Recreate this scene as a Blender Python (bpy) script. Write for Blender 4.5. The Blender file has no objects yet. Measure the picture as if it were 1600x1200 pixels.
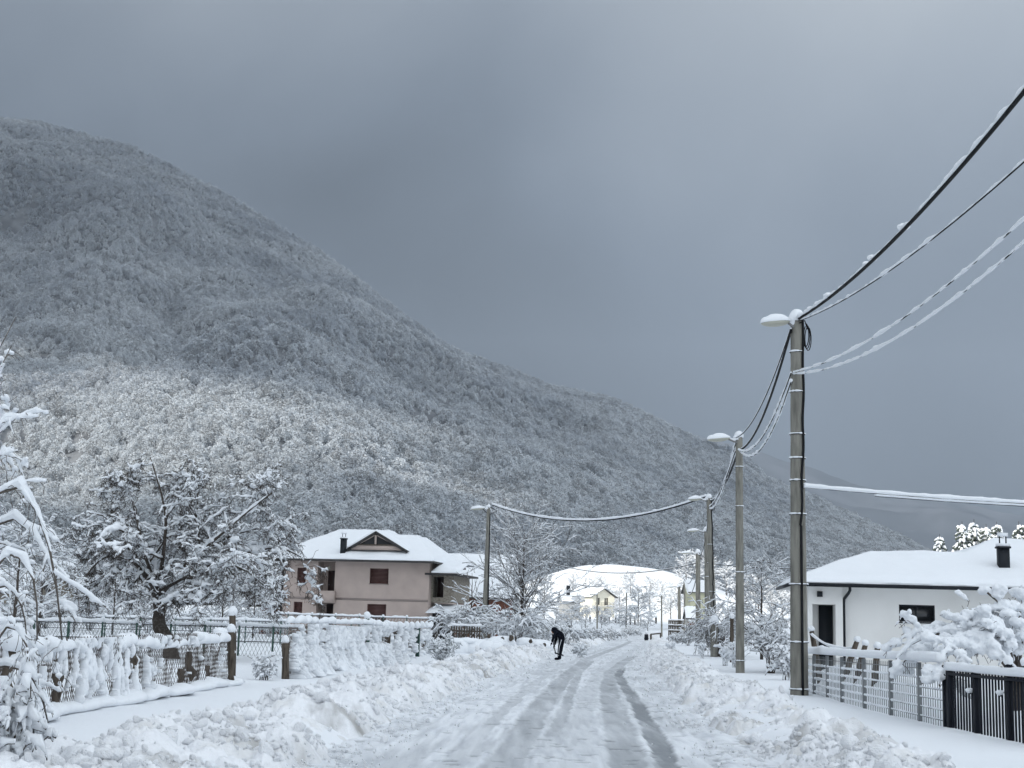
import bpy, math, random
import numpy as np
from mathutils import Vector, Matrix, Euler

# ------------------------------------------------------------------ camera
SC = bpy.context.scene
FPX, PITCH, ROLL, EYE = 2200.0, math.radians(9.6), math.radians(1.6), 1.65
cam_d = bpy.data.cameras.new('camera'); cam = bpy.data.objects.new('camera', cam_d)
SC.collection.objects.link(cam); SC.camera = cam
cam_d.sensor_width = 36.0; cam_d.lens = 36.0 * FPX / 1600.0
cam_d.clip_start = 0.1; cam_d.clip_end = 20000.0
RM = Euler((math.pi / 2 + PITCH, 0, 0)).to_matrix() @ Matrix.Rotation(ROLL, 3, 'Z')
cam.matrix_world = Matrix.Translation((0, 0, EYE)) @ RM.to_4x4()

# ------------------------------------------------------------------ world
SUN_EL = math.radians(27.0)
SH = Vector((-0.75, -0.66, 0)).normalized()            # horizontal direction towards the sun (left, a little behind)
SUNV = Vector((SH.x * math.cos(SUN_EL), SH.y * math.cos(SUN_EL), math.sin(SUN_EL)))
W = bpy.data.worlds.new('World'); SC.world = W; W.use_nodes = True
nt = W.node_tree; nt.nodes.clear()
def wn(t, **k):
    n = nt.nodes.new(t)
    for a, b in k.items(): setattr(n, a, b)
    return n
L = nt.links.new
sky = wn('ShaderNodeTexSky', sky_type='NISHITA', sun_disc=False)
sky.sun_elevation = SUN_EL; sky.sun_rotation = math.atan2(SH.x, SH.y)
bg_sky = wn('ShaderNodeBackground'); bg_sky.inputs['Strength'].default_value = 0.05
L(sky.outputs[0], bg_sky.inputs[0])
tc = wn('ShaderNodeTexCoord'); sep = wn('ShaderNodeSeparateXYZ'); L(tc.outputs['Generated'], sep.inputs[0])
# overcast brightness grows with height and towards the clearing behind the viewer
nz = wn('ShaderNodeTexNoise'); nz.inputs['Scale'].default_value = 1.35; nz.inputs['Detail'].default_value = 5; nz.inputs['Roughness'].default_value = 0.45
nz.inputs['Distortion'].default_value = 0.5
mp = wn('ShaderNodeMapping'); mp.inputs['Scale'].default_value = (1.5, 1.0, 1.2); mp.inputs['Rotation'].default_value = (.2, .6, .3); mp.inputs['Location'].default_value = (0.35, 0.2, 0.6)
L(tc.outputs['Generated'], mp.inputs[0]); L(mp.outputs[0], nz.inputs['Vector'])
def mth(op, a, b=None, clamp=False):
    n = wn('ShaderNodeMath', operation=op); n.use_clamp = clamp
    for i, v in enumerate((a, b)):
        if v is None: continue
        if isinstance(v, (int, float)): n.inputs[i].default_value = v
        else: L(v, n.inputs[i])
    return n.outputs[0]
nv = mth('MULTIPLY', mth('SUBTRACT', nz.outputs['Fac'], 0.5), 0.42)
zz_ = mth('ADD', sep.outputs['Z'], mth('MULTIPLY', nv, .5))
cr = wn('ShaderNodeValToRGB'); L(zz_, cr.inputs[0]); cr.color_ramp.interpolation = 'B_SPLINE'
e = cr.color_ramp.elements
e[0].position = 0.0; e[0].color = (.125,) * 3 + (1,)
e[1].position = 1.0; e[1].color = (.84,) * 3 + (1,)
for p, c in ((0.12, .125), (0.24, .105), (0.34, .28), (0.46, .50), (0.7, .75)):
    q = e.new(p); q.color = (c, c, c, 1)
f1 = mth('ADD', cr.outputs[0], mth('MULTIPLY', mth('MAXIMUM', sep.outputs['X'], -0.02), mth('ADD', mth('MULTIPLY', mth('MINIMUM', mth('MAXIMUM', sep.outputs['Z'], 0.0), 0.5), 2.9), -0.08)))
f1 = mth('ADD', f1, mth('MULTIPLY', mth('MAXIMUM', mth('MULTIPLY', sep.outputs['X'], -1.0), 0.0), 0.14))
f1 = mth('ADD', f1, mth('MULTIPLY', nv, 1.15))
f1 = mth('ADD', f1, mth('MULTIPLY', mth('MAXIMUM', mth('SUBTRACT', 0.8, sep.outputs['Y']), 0.0), 0.50))
f1 = mth('MAXIMUM', f1, 0.10)
vs = wn('ShaderNodeVectorMath', operation='SCALE'); L(f1, vs.inputs['Scale'])
cx2 = wn('ShaderNodeMix', data_type='RGBA'); cx2.inputs[6].default_value = (.80, .965, 1.19, 1); cx2.inputs[7].default_value = (.90, .97, 1.03, 1)
L(mth('MULTIPLY', mth('SUBTRACT', f1, .30), 2.0, True), cx2.inputs[0]); L(cx2.outputs[2], vs.inputs[0])
bg_cl = wn('ShaderNodeBackground'); bg_cl.inputs['Strength'].default_value = 0.80
L(vs.outputs[0], bg_cl.inputs[0])
ad = wn('ShaderNodeMixShader'); ad.inputs[0].default_value = 0.94
L(bg_sky.outputs[0], ad.inputs[1]); L(bg_cl.outputs[0], ad.inputs[2])
wo = wn('ShaderNodeOutputWorld'); L(ad.outputs[0], wo.inputs[0])

sd = bpy.data.lights.new('sun', 'SUN'); so = bpy.data.objects.new('sun', sd); SC.collection.objects.link(so)
sd.energy = 5.0; sd.angle = math.radians(1.2); sd.color = (1.0, 0.96, 0.88)
so.rotation_euler = SUNV.to_track_quat('Z', 'Y').to_euler()
SC.view_settings.view_transform = 'Standard'; SC.view_settings.look = 'None'
SC.view_settings.exposure = 0.17; SC.view_settings.gamma = 1.0; SC.view_settings.use_curve_mapping = False
SC.render.engine = 'CYCLES'
SC.cycles.max_bounces = 6; SC.cycles.diffuse_bounces = 3; SC.cycles.volume_bounces = 0; SC.cycles.transparent_max_bounces = 8

# ------------------------------------------------------------------ helpers: pixels to points
def ray(px, py):
    return RM @ Vector(((px - 800) / FPX, (600 - py) / FPX, -1.0))
def P(px, py, d):
    r = ray(px, py); k = d / r.y
    return Vector((r.x * k, d, EYE + r.z * k))
def XZ(px, d, z):
    py = 972.0
    for _ in range(6):
        p = P(px, py, d); py -= (z - p.z) / d * FPX
    return P(px, py, d)
def GP(px, py, z=0.0):
    r = ray(px, py); k = (z - EYE) / r.z
    return Vector((r.x * k, r.y * k, z))
def scale_at(d): return d / FPX           # metres per photo pixel

# ------------------------------------------------------------------ noise in numpy
def _h(ix, iy, iz, s):
    n = (ix.astype(np.int64) * 374761393 + iy.astype(np.int64) * 668265263 + iz.astype(np.int64) * 2147483647 + s * 974634777) & 0xffffffff
    n = ((n ^ (n >> 13)) * 1274126177) & 0xffffffff
    n = ((n ^ (n >> 15)) * 2246822519) & 0xffffffff
    return ((n ^ (n >> 16)) & 0xffffff) / float(0xffffff)
def vn(x, y, s=0):
    x = np.asarray(x, float); y = np.asarray(y, float)
    ix, iy = np.floor(x), np.floor(y); fx, fy = x - ix, y - iy
    fx = fx * fx * (3 - 2 * fx); fy = fy * fy * (3 - 2 * fy); z = np.zeros_like(ix)
    a, b = _h(ix, iy, z, s), _h(ix + 1, iy, z, s); c, d = _h(ix, iy + 1, z, s), _h(ix + 1, iy + 1, z, s)
    return (a + (b - a) * fx) * (1 - fy) + (c + (d - c) * fx) * fy
def fbm(x, y, o=4, s=0, g=0.5):
    x = np.asarray(x, float); y = np.asarray(y, float); t = 0; a = 1; w = 0
    for i in range(o):
        t = t + a * vn(x * 2 ** i + 17.3 * i, y * 2 ** i - 9.1 * i, s + i); w += a; a *= g
    return t / w * 2 - 1
def lumps(x, y, sc, s=0, prob=0.8):
    """union of half spheres scattered in cells of size sc"""
    x = x / sc; y = y / sc; ix, iy = np.floor(x), np.floor(y); out = np.zeros_like(x)
    for i in (-1, 0, 1):
        for j in (-1, 0, 1):
            cx, cy = ix + i, iy + j; z = np.zeros_like(cx)
            px = cx + _h(cx, cy, z, s); py = cy + _h(cx, cy, z + 1, s); r = 0.35 + 0.5 * _h(cx, cy, z + 2, s)
            on = _h(cx, cy, z + 3, s) < prob
            sk = _h(cx, cy, z + 4, s) - 0.5
            d2 = ((x - px) ** 2 + (y - py) ** 2 + sk * (x - px) * (y - py)) / r ** 2
            out = np.maximum(out, np.where(on & (d2 < 1), r * np.sqrt(np.maximum(0, 1 - d2)), 0))
    return out * sc
def sstep(a, b, x):
    t = np.clip((x - a) / (b - a), 0, 1); return t * t * (3 - 2 * t)

# ------------------------------------------------------------------ terrain functions
_cy = np.array([-60, 0, 16, 29, 59, 90, 115, 160, 200, 300, 500.])
_cx = np.array([-.9, 0.15, .52, 1.12, 3.6, 6.6, 9.6, 14.0, 18, 27, 40.])
_dy = np.linspace(-60, 500, 1121); _dx = np.interp(_dy, _cy, _cx)
_k = np.exp(-np.linspace(-2, 2, 41) ** 2); _k /= _k.sum()
_dx[20:-20] = np.convolve(_dx, _k, 'valid')
def road_x(y): return np.interp(y, _dy, _dx)
def road_w(y): return np.interp(y, [0, 20, 28, 60, 120, 300], [2.62, 2.58, 2.48, 2.25, 1.95, 2.0])
def rise(y): return 0.006 * np.maximum(0, y - 130) + 0.014 * np.maximum(0, y - 250)
FXa, FXb = P(1262, 1065, 32.6).x, P(1474, 1130, 22.3).x      # line of the panel fence: snow has drifted up behind it
def ground_z(x, y, fine=True):
    x = np.asarray(x, float); y = np.asarray(y, float)
    u = np.abs(x - road_x(y)); w = road_w(y)
    z = rise(y) + 0.27 * sstep(w - 0.1, w + 0.8, u) - 0.06 * (1 - sstep(w - 0.1, w + 0.3, u)) * (y < 330)
    z = z + 19.5 * np.exp(-(np.abs(x - 50) / 50.) ** 2.4) * (1 + .05 * fbm(x / 30., y / 30., 3, 71)) * sstep(455, 640, y) * (1 - sstep(690, 900, y))
    xf = FXb + (FXa - FXb) * (y - 22.3) / 10.3; z = z + .60 * sstep(.22, .85, x - xf) * (1 - sstep(2.5, 5., x - xf)) * sstep(24.0, 27.5, y) * (1 - sstep(33.5, 37, y))
    if fine: z = z + (0.05 * fbm(x / 2.2, y / 2.2, 3, 5) + 0.10 * fbm(x / 9., y / 9., 2, 8)) * sstep(w + .3, w + 1.4, u)
    return z
def gz(x, y): return float(ground_z(np.array([x]), np.array([y]))[0])
def G(px, d, dz=0.0):
    p = XZ(px, d, 0.3); p = XZ(px, d, gz(p.x, d) + dz); return p

SIL = [(-160, 160), (-60, 172), (0, 180), (60, 186), (120, 200), (210, 225), (300, 270), (400, 325), (480, 375), (560, 430), (620, 480), (690, 530), (720, 548), (800, 575),
       (880, 605), (960, 622), (1000, 640), (1080, 680), (1150, 702), (1200, 745), (1300, 790), (1400, 835), (1450, 860), (1520, 885), (1640, 905), (1800, 915)]
_ss, _se = [], []
for a_, b_ in SIL:
    r_ = ray(a_, b_ + 7); _ss.append(r_.x / r_.y); _se.append(r_.z / r_.y)
def sil_el(s): return np.interp(s, _ss, _se)
def mB(s): return np.interp(s, [-.42, -.15, 0.1, 0.3, .5], [520, 560, 720, 900, 1000])
def mR(s): return np.interp(s, [-.42, -.2, 0.0, 0.15, 0.3, .5], [2450, 2250, 1950, 1700, 1500, 1500])
def mountain_z(x, y):
    s = x / y; B = mB(s); R = mR(s); el = sil_el(s)
    t = (y - B) / (R - B); zR = EYE + R * el; g0 = rise(B)
    tt = np.clip(t, 0, 1)
    z = g0 + (zR - g0) * tt ** 1.12
    rid = np.abs(fbm(x / 420. + 3.1, y / 520., 4, 21)) * 2
    z = z + (rid - 0.55) * 105 * np.sin(np.pi * tt) ** 0.8 * (zR / 700.) + 9 * fbm(x / 60., y / 60., 3, 30) * np.minimum(1, tt * 8)
    z = np.minimum(z, EYE + y * el * (0.90 + 0.10 * tt))
    z = np.where(t > 1, zR - (t - 1) * (R - B) * 0.35, z)
    return np.where(t < 0, g0 - 4 + 0 * z, z)
def mountain_hit(px, py):
    r = ray(px, py); ys = np.arange(450, 2700, 4.0); xs = ys * r.x / r.y; zs = EYE + ys * r.z / r.y
    m = mountain_z(xs, ys); w = np.where(zs < m)[0]
    i = w[0] if len(w) else len(ys) - 1
    return Vector((xs[i], ys[i], zs[i]))

# ------------------------------------------------------------------ mesh builder
class MB:
    def __init__(s): s.V = []; s.Q = []; s.T = []; s.C = []; s.n = 0
    def add(s, V, Q=None, T=None, col=None):
        V = np.asarray(V, float).reshape(-1, 3)
        if Q is not None and len(Q): s.Q.append(np.asarray(Q, int).reshape(-1, 4) + s.n)
        if T is not None and len(T): s.T.append(np.asarray(T, int).reshape(-1, 3) + s.n)
        c = np.zeros(len(V)) if col is None else (np.full(len(V), float(col)) if np.isscalar(col) else np.asarray(col, float))
        s.V.append(V); s.C.append(c); s.n += len(V); return s
    def box(s, lo, hi, M=None, col=None):
        (a, b, c), (d, e, f) = lo, hi
        v = np.array([(a, b, c), (d, b, c), (d, e, c), (a, e, c), (a, b, f), (d, b, f), (d, e, f), (a, e, f)], float)
        if M is not None: m = np.array(M); v = v @ m[:3, :3].T + m[:3, 3]
        return s.add(v, [(3, 2, 1, 0), (4, 5, 6, 7), (0, 1, 5, 4), (1, 2, 6, 5), (2, 3, 7, 6), (3, 0, 4, 7)], col=col)
    def obox(s, c, ax, ay, az, col=None):
        c, ax, ay, az = (np.array(q, float) for q in (c, ax, ay, az)); v = []
        for k in (-1, 1):
            for i, j in ((-1, -1), (1, -1), (1, 1), (-1, 1)): v.append(c + i * ax + j * ay + k * az)
        return s.add(v, [(3, 2, 1, 0), (4, 5, 6, 7), (0, 1, 5, 4), (1, 2, 6, 5), (2, 3, 7, 6), (3, 0, 4, 7)], col=col)
    def tubes(s, Pt, R, S=4, snow=False, wy=1.0, cap=True, col=None):
        """Pt (N,K,3) polylines, R (N,K) radii"""
        Pt = np.asarray(Pt, float); R = np.asarray(R, float)
        if Pt.ndim == 2: Pt = Pt[None]; R = np.broadcast_to(R, Pt.shape[:2])
        N, K = Pt.shape[:2]
        t = np.gradient(Pt, axis=1); t /= np.linalg.norm(t, axis=2, keepdims=True) + 1e-12
        ref = np.tile(np.array([0, 0, 1.0]), (N, K, 1))
        st = np.abs(t[..., 2]) > 0.97
        if not snow: ref[st.any(axis=1)] = (0, 1.0, 0.13)
        else: ref[st] = (0, 1.0, 0.3)
        sd_ = np.cross(t, ref); sd_ /= np.linalg.norm(sd_, axis=2, keepdims=True) + 1e-9
        up = np.cross(sd_, t); a = np.arange(S) * 2 * np.pi / S + (np.pi / 4 if S == 4 else 0)
        ring = Pt[:, :, None] + R[:, :, None, None] * (np.cos(a)[None, None, :, None] * sd_[:, :, None] + wy * np.sin(a)[None, None, :, None] * up[:, :, None])
        V = ring.reshape(-1, 3); base = (np.arange(N) * K * S)[:, None, None]
        k = np.arange(K - 1)[None, :, None] * S; j = np.arange(S)[None, None, :]; j2 = (j + 1) % S
        q = np.stack([base + k + j, base + k + j2, base + k + S + j2, base + k + S + j], -1).reshape(-1, 4)
        T = []
        if cap:
            c0 = len(V) + np.arange(N); c1 = c0 + N
            V = np.concatenate([V, Pt[:, 0], Pt[:, -1]])
            jj = np.arange(S); b = (np.arange(N) * K * S)[:, None]
            T = np.concatenate([np.stack([np.repeat(c0, S), (b + (jj + 1) % S).ravel(), (b + jj).ravel()], -1),
                                np.stack([np.repeat(c1, S), (b + (K - 1) * S + jj).ravel(), (b + (K - 1) * S + (jj + 1) % S).ravel()], -1)])
        return s.add(V, q, T, col=col)
    def tube(s, pts, r, S=8, **k):
        pts = np.array([tuple(p) for p in pts], float); r = np.broadcast_to(np.asarray(r, float), (len(pts),))
        return s.tubes(pts[None], r[None], S, **k)
    def grid(s, X, Y, Z, col=None, flip=False):
        n, m = X.shape; V = np.stack([X, Y, Z], -1).reshape(-1, 3)
        i = np.arange(n - 1)[:, None] * m + np.arange(m - 1)[None]
        q = np.stack([i, i + 1, i + m + 1, i + m], -1).reshape(-1, 4)
        if flip: q = q[:, ::-1]
        return s.add(V, q, col=None if col is None else np.asarray(col).ravel())
    def blob(s, c, r, seed=0, amp=0.2, sub=2, sq=(1, 1, 1), col=None, low=None):
        v, f = ico(sub); rr = 1 + amp * (fbm(v[:, 0] * 1.7 + seed * 3.3 + v[:, 2], v[:, 1] * 1.7 - seed + v[:, 2] * .7, 3, seed))
        v = v * rr[:, None] * np.array(sq) * r
        if low is not None: v[:, 2] = np.maximum(v[:, 2], low * r)
        return s.add(v + np.array(tuple(c)), T=f, col=col)
    def build(s, name, mat, parent=None, smooth=False, local=False):
        V = np.concatenate(s.V) if s.V else np.zeros((0, 3))
        if parent is not None and not local:
            m = np.array(WM[parent.name].inverted()); V = V @ m[:3, :3].T + m[:3, 3]
        Q = np.concatenate(s.Q) if s.Q else np.zeros((0, 4), int); T = np.concatenate(s.T) if s.T else np.zeros((0, 3), int)
        me = bpy.data.meshes.new(name); me.vertices.add(len(V)); me.vertices.foreach_set('co', V.ravel())
        me.loops.add(Q.size + T.size); me.loops.foreach_set('vertex_index', np.concatenate([Q.ravel(), T.ravel()]).astype(np.int32))
        me.polygons.add(len(Q) + len(T))
        me.polygons.foreach_set('loop_start', np.concatenate([np.arange(len(Q)) * 4, Q.size + np.arange(len(T)) * 3]).astype(np.int32))
        C = np.concatenate(s.C)
        if C.any():
            at = me.attributes.new('tint', 'FLOAT', 'POINT'); at.data.foreach_set('value', C.astype(np.float32))
        if smooth: me.polygons.foreach_set('use_smooth', np.ones(len(Q) + len(T), bool))
        me.update(calc_edges=True); me.validate()
        me.materials.append(mat)
        o = bpy.data.objects.new(name, me); SC.collection.objects.link(o)
        if parent is not None: o.parent = parent; WM[o.name] = WM[parent.name]
        else: WM[o.name] = Matrix.Identity(4)
        return o
_ico = {}
def ico(sub):
    if sub in _ico: return _ico[sub]
    t = (1 + 5 ** .5) / 2
    v = [(-1, t, 0), (1, t, 0), (-1, -t, 0), (1, -t, 0), (0, -1, t), (0, 1, t), (0, -1, -t), (0, 1, -t), (t, 0, -1), (t, 0, 1), (-t, 0, -1), (-t, 0, 1)]
    v = [np.array(q) / np.linalg.norm(q) for q in v]
    f = [(0, 11, 5), (0, 5, 1), (0, 1, 7), (0, 7, 10), (0, 10, 11), (1, 5, 9), (5, 11, 4), (11, 10, 2), (10, 7, 6), (7, 1, 8), (3, 9, 4), (3, 4, 2), (3, 2, 6), (3, 6, 8), (3, 8, 9), (4, 9, 5), (2, 4, 11), (6, 2, 10), (8, 6, 7), (9, 8, 1)]
    for _ in range(sub):
        d = {}; nf = []
        def mid(a, b):
            k = (min(a, b), max(a, b))
            if k not in d: m = v[a] + v[b]; v.append(m / np.linalg.norm(m)); d[k] = len(v) - 1
            return d[k]
        for a, b, c in f:
            x, y, z = mid(a, b), mid(b, c), mid(c, a); nf += [(a, x, z), (b, y, x), (c, z, y), (x, y, z)]
        f = nf
    _ico[sub] = (np.array(v), np.array(f)); return _ico[sub]

WM = {}
def tag(o, label=None, cat=None, group=None, kind=None):
    if label: o['label'] = label
    if cat: o['category'] = cat
    if group: o['group'] = group
    if kind: o['kind'] = kind
    return o
def thing(name, label, cat, loc=(0, 0, 0), rz=0.0, group=None):
    o = bpy.data.objects.new(name, None); SC.collection.objects.link(o); o.empty_display_size = 0.2
    o.location = loc; o.rotation_euler = (0, 0, rz)
    WM[o.name] = Matrix.Translation(loc) @ Matrix.Rotation(rz, 4, 'Z')
    return tag(o, label, cat, group)
def dup(root, loc, rz=0.0, sc=1.0, label=None, group=None):
    r = root.copy(); SC.collection.objects.link(r); r.location = loc; r.rotation_euler = (0, 0, rz); r.scale = (sc, sc, sc)
    if label: r['label'] = label
    if group: r['group'] = group
    for ch in list(root.children):
        c = ch.copy(); SC.collection.objects.link(c); c.parent = r
        for g_ in ch.children:
            d = g_.copy(); SC.collection.objects.link(d); d.parent = c
    return r

# ------------------------------------------------------------------ materials
def mat(name, col, rough=0.8, noise=None, bump=None, metallic=0.0, spec=None, tint=None, detail=5):
    """noise=(scale, colour2, lo, hi[, (sx,sy,sz)]) mixes a second colour; bump=(scale, strength, dist); tint=colour mixed by the 'tint' attribute"""
    m = bpy.data.materials.new(name); m.use_nodes = True; n = m.node_tree.nodes; l = m.node_tree.links.new
    b = n['Principled BSDF']; b.inputs['Roughness'].default_value = rough; b.inputs['Metallic'].default_value = metallic
    if spec is not None: b.inputs['Specular IOR Level'].default_value = spec
    c = n.new('ShaderNodeRGB'); c.outputs[0].default_value = (*col, 1); out = c.outputs[0]
    t = n.new('ShaderNodeTexCoord')
    if noise:
        m2 = n.new('ShaderNodeMapping'); l(t.outputs['Object'], m2.inputs[0])
        if len(noise) > 4: m2.inputs['Scale'].default_value = noise[4]
        z = n.new('ShaderNodeTexNoise'); z.inputs['Scale'].default_value = noise[0]; z.inputs['Detail'].default_value = detail; l(m2.outputs[0], z.inputs['Vector'])
        r = n.new('ShaderNodeMapRange'); r.inputs[1].default_value = noise[2]; r.inputs[2].default_value = noise[3]; l(z.outputs['Fac'], r.inputs[0])
        x = n.new('ShaderNodeMix'); x.data_type = 'RGBA'; l(r.outputs[0], x.inputs[0]); l(out, x.inputs[6]); x.inputs[7].default_value = (*noise[1], 1); out = x.outputs[2]
    if tint:
        a = n.new('ShaderNodeAttribute'); a.attribute_name = 'tint'
        x = n.new('ShaderNodeMix'); x.data_type = 'RGBA'; l(a.outputs['Fac'], x.inputs[0]); l(out, x.inputs[6]); x.inputs[7].default_value = (*tint, 1); out = x.outputs[2]
    l(out, b.inputs['Base Color'])
    if bump:
        bs = bump if isinstance(bump[0], tuple) else (bump,); prev = None
        for (s_, st, di) in bs:
            z = n.new('ShaderNodeTexNoise'); z.inputs['Scale'].default_value = s_; z.inputs['Detail'].default_value = 6; l(t.outputs['Object'], z.inputs['Vector'])
            q = n.new('ShaderNodeBump'); q.inputs['Strength'].default_value = st; q.inputs['Distance'].default_value = di; l(z.outputs['Fac'], q.inputs['Height'])
            if prev: l(prev, q.inputs['Normal'])
            prev = q.outputs[0]
        l(prev, b.inputs['Normal'])
    return m
M = dict(
    snow=mat('snow', (.80, .83, .87), .75, bump=((1.2, .35, .12), (14, .3, .02)), spec=.25),
    snow_soft=mat('snow_on_branches', (.80, .83, .87), .75, bump=(9, .35, .03), spec=.2),
    lump=mat('snow_lump', (.82, .84, .875), .8, noise=(3.0, (.70, .69, .67), .55, .9), bump=(6, .5, .1), spec=.2),
    bank=mat('ploughed_snow', (.83, .85, .885), .8, noise=(1.3, (.62, .61, .58), .52, .80), bump=((9, .6, .05), (40, .6, .018)), spec=.2, tint=(.24, .23, .21)),
    road=mat('packed_snow_road', (.80, .83, .87), .55, noise=(1.1, (.62, .65, .70), .45, .72, (6, .6, 1)), bump=((5, .5, .03), (28, .6, .012), (90, .5, .005)), spec=.35, tint=(.135, .15, .165)),
    field=mat('snow_field', (.80, .83, .87), .8, bump=(.3, .3, .5), spec=.2),
    floor=mat('forest_floor_shade', (.20, .21, .225), .95, noise=(.05, (.12, .125, .135), .45, .6), spec=.1),  # floor colour darkened to paint the shadow gaps between crowns
    concrete=mat('pole_concrete', (.235, .23, .205), .9, noise=(3.0, (.13, .128, .115), .42, .7, (3, 3, .5)), bump=((30, .35, .006), (4, .2, .01)), spec=.2),
    cable=mat('cable', (.012, .013, .015), .7, spec=.12), bark=mat('bark', (.065, .055, .048), .95, noise=(14, (.13, .12, .11), .5, .7), bump=(25, .8, .02), spec=.1),
    twig=mat('twig', (.11, .098, .088), .95, spec=.1), twigl=mat('pale_twig', (.20, .19, .185), .95, spec=.1),
    needle=mat('needles', (.085, .10, .085), .9, spec=.1),
    wood=mat('weathered_wood', (.105, .088, .072), .9, noise=(6, (.05, .042, .036), .45, .65, (4, 4, .6)), bump=(30, .6, .01), spec=.1),
    pink=mat('taupe_render', (.475, .395, .36), .9, noise=(.8, (.40, .335, .305), .35, .7), bump=(60, .15, .004), spec=.15),
    taupe=mat('dark_taupe_band', (.27, .23, .215), .9, spec=.15),
    shutter=mat('brown_shutter', (.085, .036, .03), .6), darkdoor=mat('dark_brown_door', (.035, .018, .016), .5),
    void=mat('dark_interior', (.02, .02, .022), .9), glass=mat('dark_glass', (.02, .022, .025), .12, spec=.6),
    fascia=mat('dark_fascia', (.03, .028, .028), .6), gutter=mat('anthracite_metal', (.014, .017, .022), .5, spec=.2),
    brick=mat('red_brick', (.20, .085, .06), .9, noise=(9, (.13, .06, .045), .4, .6), bump=(40, .5, .01), spec=.1),
    stone=mat('stone_cladding', (.27, .25, .22), .9, noise=(5, (.16, .14, .11), .45, .6, (1, 1, 3)), bump=(20, .5, .02), spec=.15),
    whitewall=mat('white_render', (.80, .80, .79), .9, noise=(.7, (.70, .70, .685), .40, .75), bump=(70, .12, .004), spec=.15),
    cream=mat('cream_render', (.76, .73, .62), .9, spec=.15), greywall=mat('grey_render', (.5, .5, .49), .9, spec=.15), yellow=mat('yellow_render', (.52, .52, .38), .9, spec=.15),
    galv=mat('galvanised_steel', (.20, .215, .225), .5, metallic=.3, spec=.4), black=mat('black_metal', (.008, .010, .016), .6, spec=.15),
    greenp=mat('green_paint', (.02, .07, .055), .5), net=mat('rusty_wire', (.10, .085, .075), .8, spec=.2), wire=mat('green_grey_wire', (.07, .08, .085), .6, spec=.3),
    lamp=mat('lamp_glass', (.42, .42, .36), .35, spec=.5), lampg=mat('lamp_housing', (.20, .205, .21), .5), boxg=mat('grey_cabinet', (.34, .35, .35), .6),
    cloth=mat('black_clothing', (.006, .007, .012), .9, bump=(25, .4, .01), spec=.05), stripe=mat('white_stripe', (.6, .62, .66), .8), skin=mat('skin', (.45, .27, .20), .6),
    sign=mat('brown_board', (.17, .085, .05), .8, spec=.2),
)
def tree_mat(name, snow, bark):
    m = mat(name, snow, .85, spec=.1, tint=bark); return m
M['frost'] = mat('frosted_foliage', (.86, .88, .90), .9, noise=(.0045, (.66, .69, .73), .42, .62), spec=.1, tint=(.15, .15, .155))
fm_ = M['frost']; n_ = fm_.node_tree.nodes; l_ = fm_.node_tree.links.new; n_.clear()
ge = n_.new('ShaderNodeNewGeometry'); ns = n_.new('ShaderNodeTexNoise'); ns.inputs['Scale'].default_value = .006; ns.inputs['Detail'].default_value = 6; ns.inputs['Distortion'].default_value = .6; l_(ge.outputs['Position'], ns.inputs['Vector'])
sx = n_.new('ShaderNodeSeparateXYZ'); l_(ge.outputs['Position'], sx.inputs[0]); oi = n_.new('ShaderNodeObjectInfo')
def fmth(op, a, b, c=False):
    q = n_.new('ShaderNodeMath'); q.operation = op; q.use_clamp = c
    for i, v in enumerate((a, b)):
        if isinstance(v, (int, float)): q.inputs[i].default_value = v
        else: l_(v, q.inputs[i])
    return q.outputs[0]
fa = fmth('ADD', fmth('MULTIPLY', fmth('SUBTRACT', ns.outputs['Fac'], .48), 2.4), fmth('MULTIPLY', sx.outputs['Z'], .0005)); fa = fmth('ADD', fa, fmth('MULTIPLY', fmth('SUBTRACT', oi.outputs['Random'], .5), .7), True)
m1 = n_.new('ShaderNodeMix'); m1.data_type = 'RGBA'; l_(fa, m1.inputs[0]); m1.inputs[6].default_value = (.88, .915, .95, 1); m1.inputs[7].default_value = (.60, .645, .71, 1)
at_ = n_.new('ShaderNodeAttribute'); at_.attribute_name = 'tint'; m2_ = n_.new('ShaderNodeMix'); m2_.data_type = 'RGBA'; l_(at_.outputs['Fac'], m2_.inputs[0]); l_(m1.outputs[2], m2_.inputs[6]); m2_.inputs[7].default_value = (.20, .20, .205, 1)
df = n_.new('ShaderNodeBsdfDiffuse'); tl = n_.new('ShaderNodeBsdfTranslucent'); l_(m2_.outputs[2], df.inputs[0]); l_(m2_.outputs[2], tl.inputs[0]); ms_ = n_.new('ShaderNodeMixShader'); ms_.inputs[0].default_value = .45
l_(df.outputs[0], ms_.inputs[1]); l_(tl.outputs[0], ms_.inputs[2]); ou = n_.new('ShaderNodeOutputMaterial'); l_(ms_.outputs[0], ou.inputs[0])
M['farwood_shade'] = mat('far_forest_shade', (.085, .095, .11), .95, noise=(.004, (.13, .14, .16), .45, .62), spec=.0)  # albedo lowered so the sunlit far slope reads as shaded
cm = bpy.data.materials.new('cloud_gobo'); cm.use_nodes = True; n_ = cm.node_tree.nodes; b_ = n_['Principled BSDF']; n_.remove(b_)
d1 = n_.new('ShaderNodeBsdfDiffuse'); d2 = n_.new('ShaderNodeBsdfTranslucent'); mx = n_.new('ShaderNodeMixShader')
d1.inputs[0].default_value = (.9, .92, .95, 1); d2.inputs[0].default_value = (.9, .92, .95, 1); mx.inputs[0].default_value = .45
cm.node_tree.links.new(d1.outputs[0], mx.inputs[1]); cm.node_tree.links.new(d2.outputs[0], mx.inputs[2]); cm.node_tree.links.new(mx.outputs[0], n_['Material Output'].inputs[0])
M['cloud_gobo'] = cm
def S(o): return tag(o, kind='structure')

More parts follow.
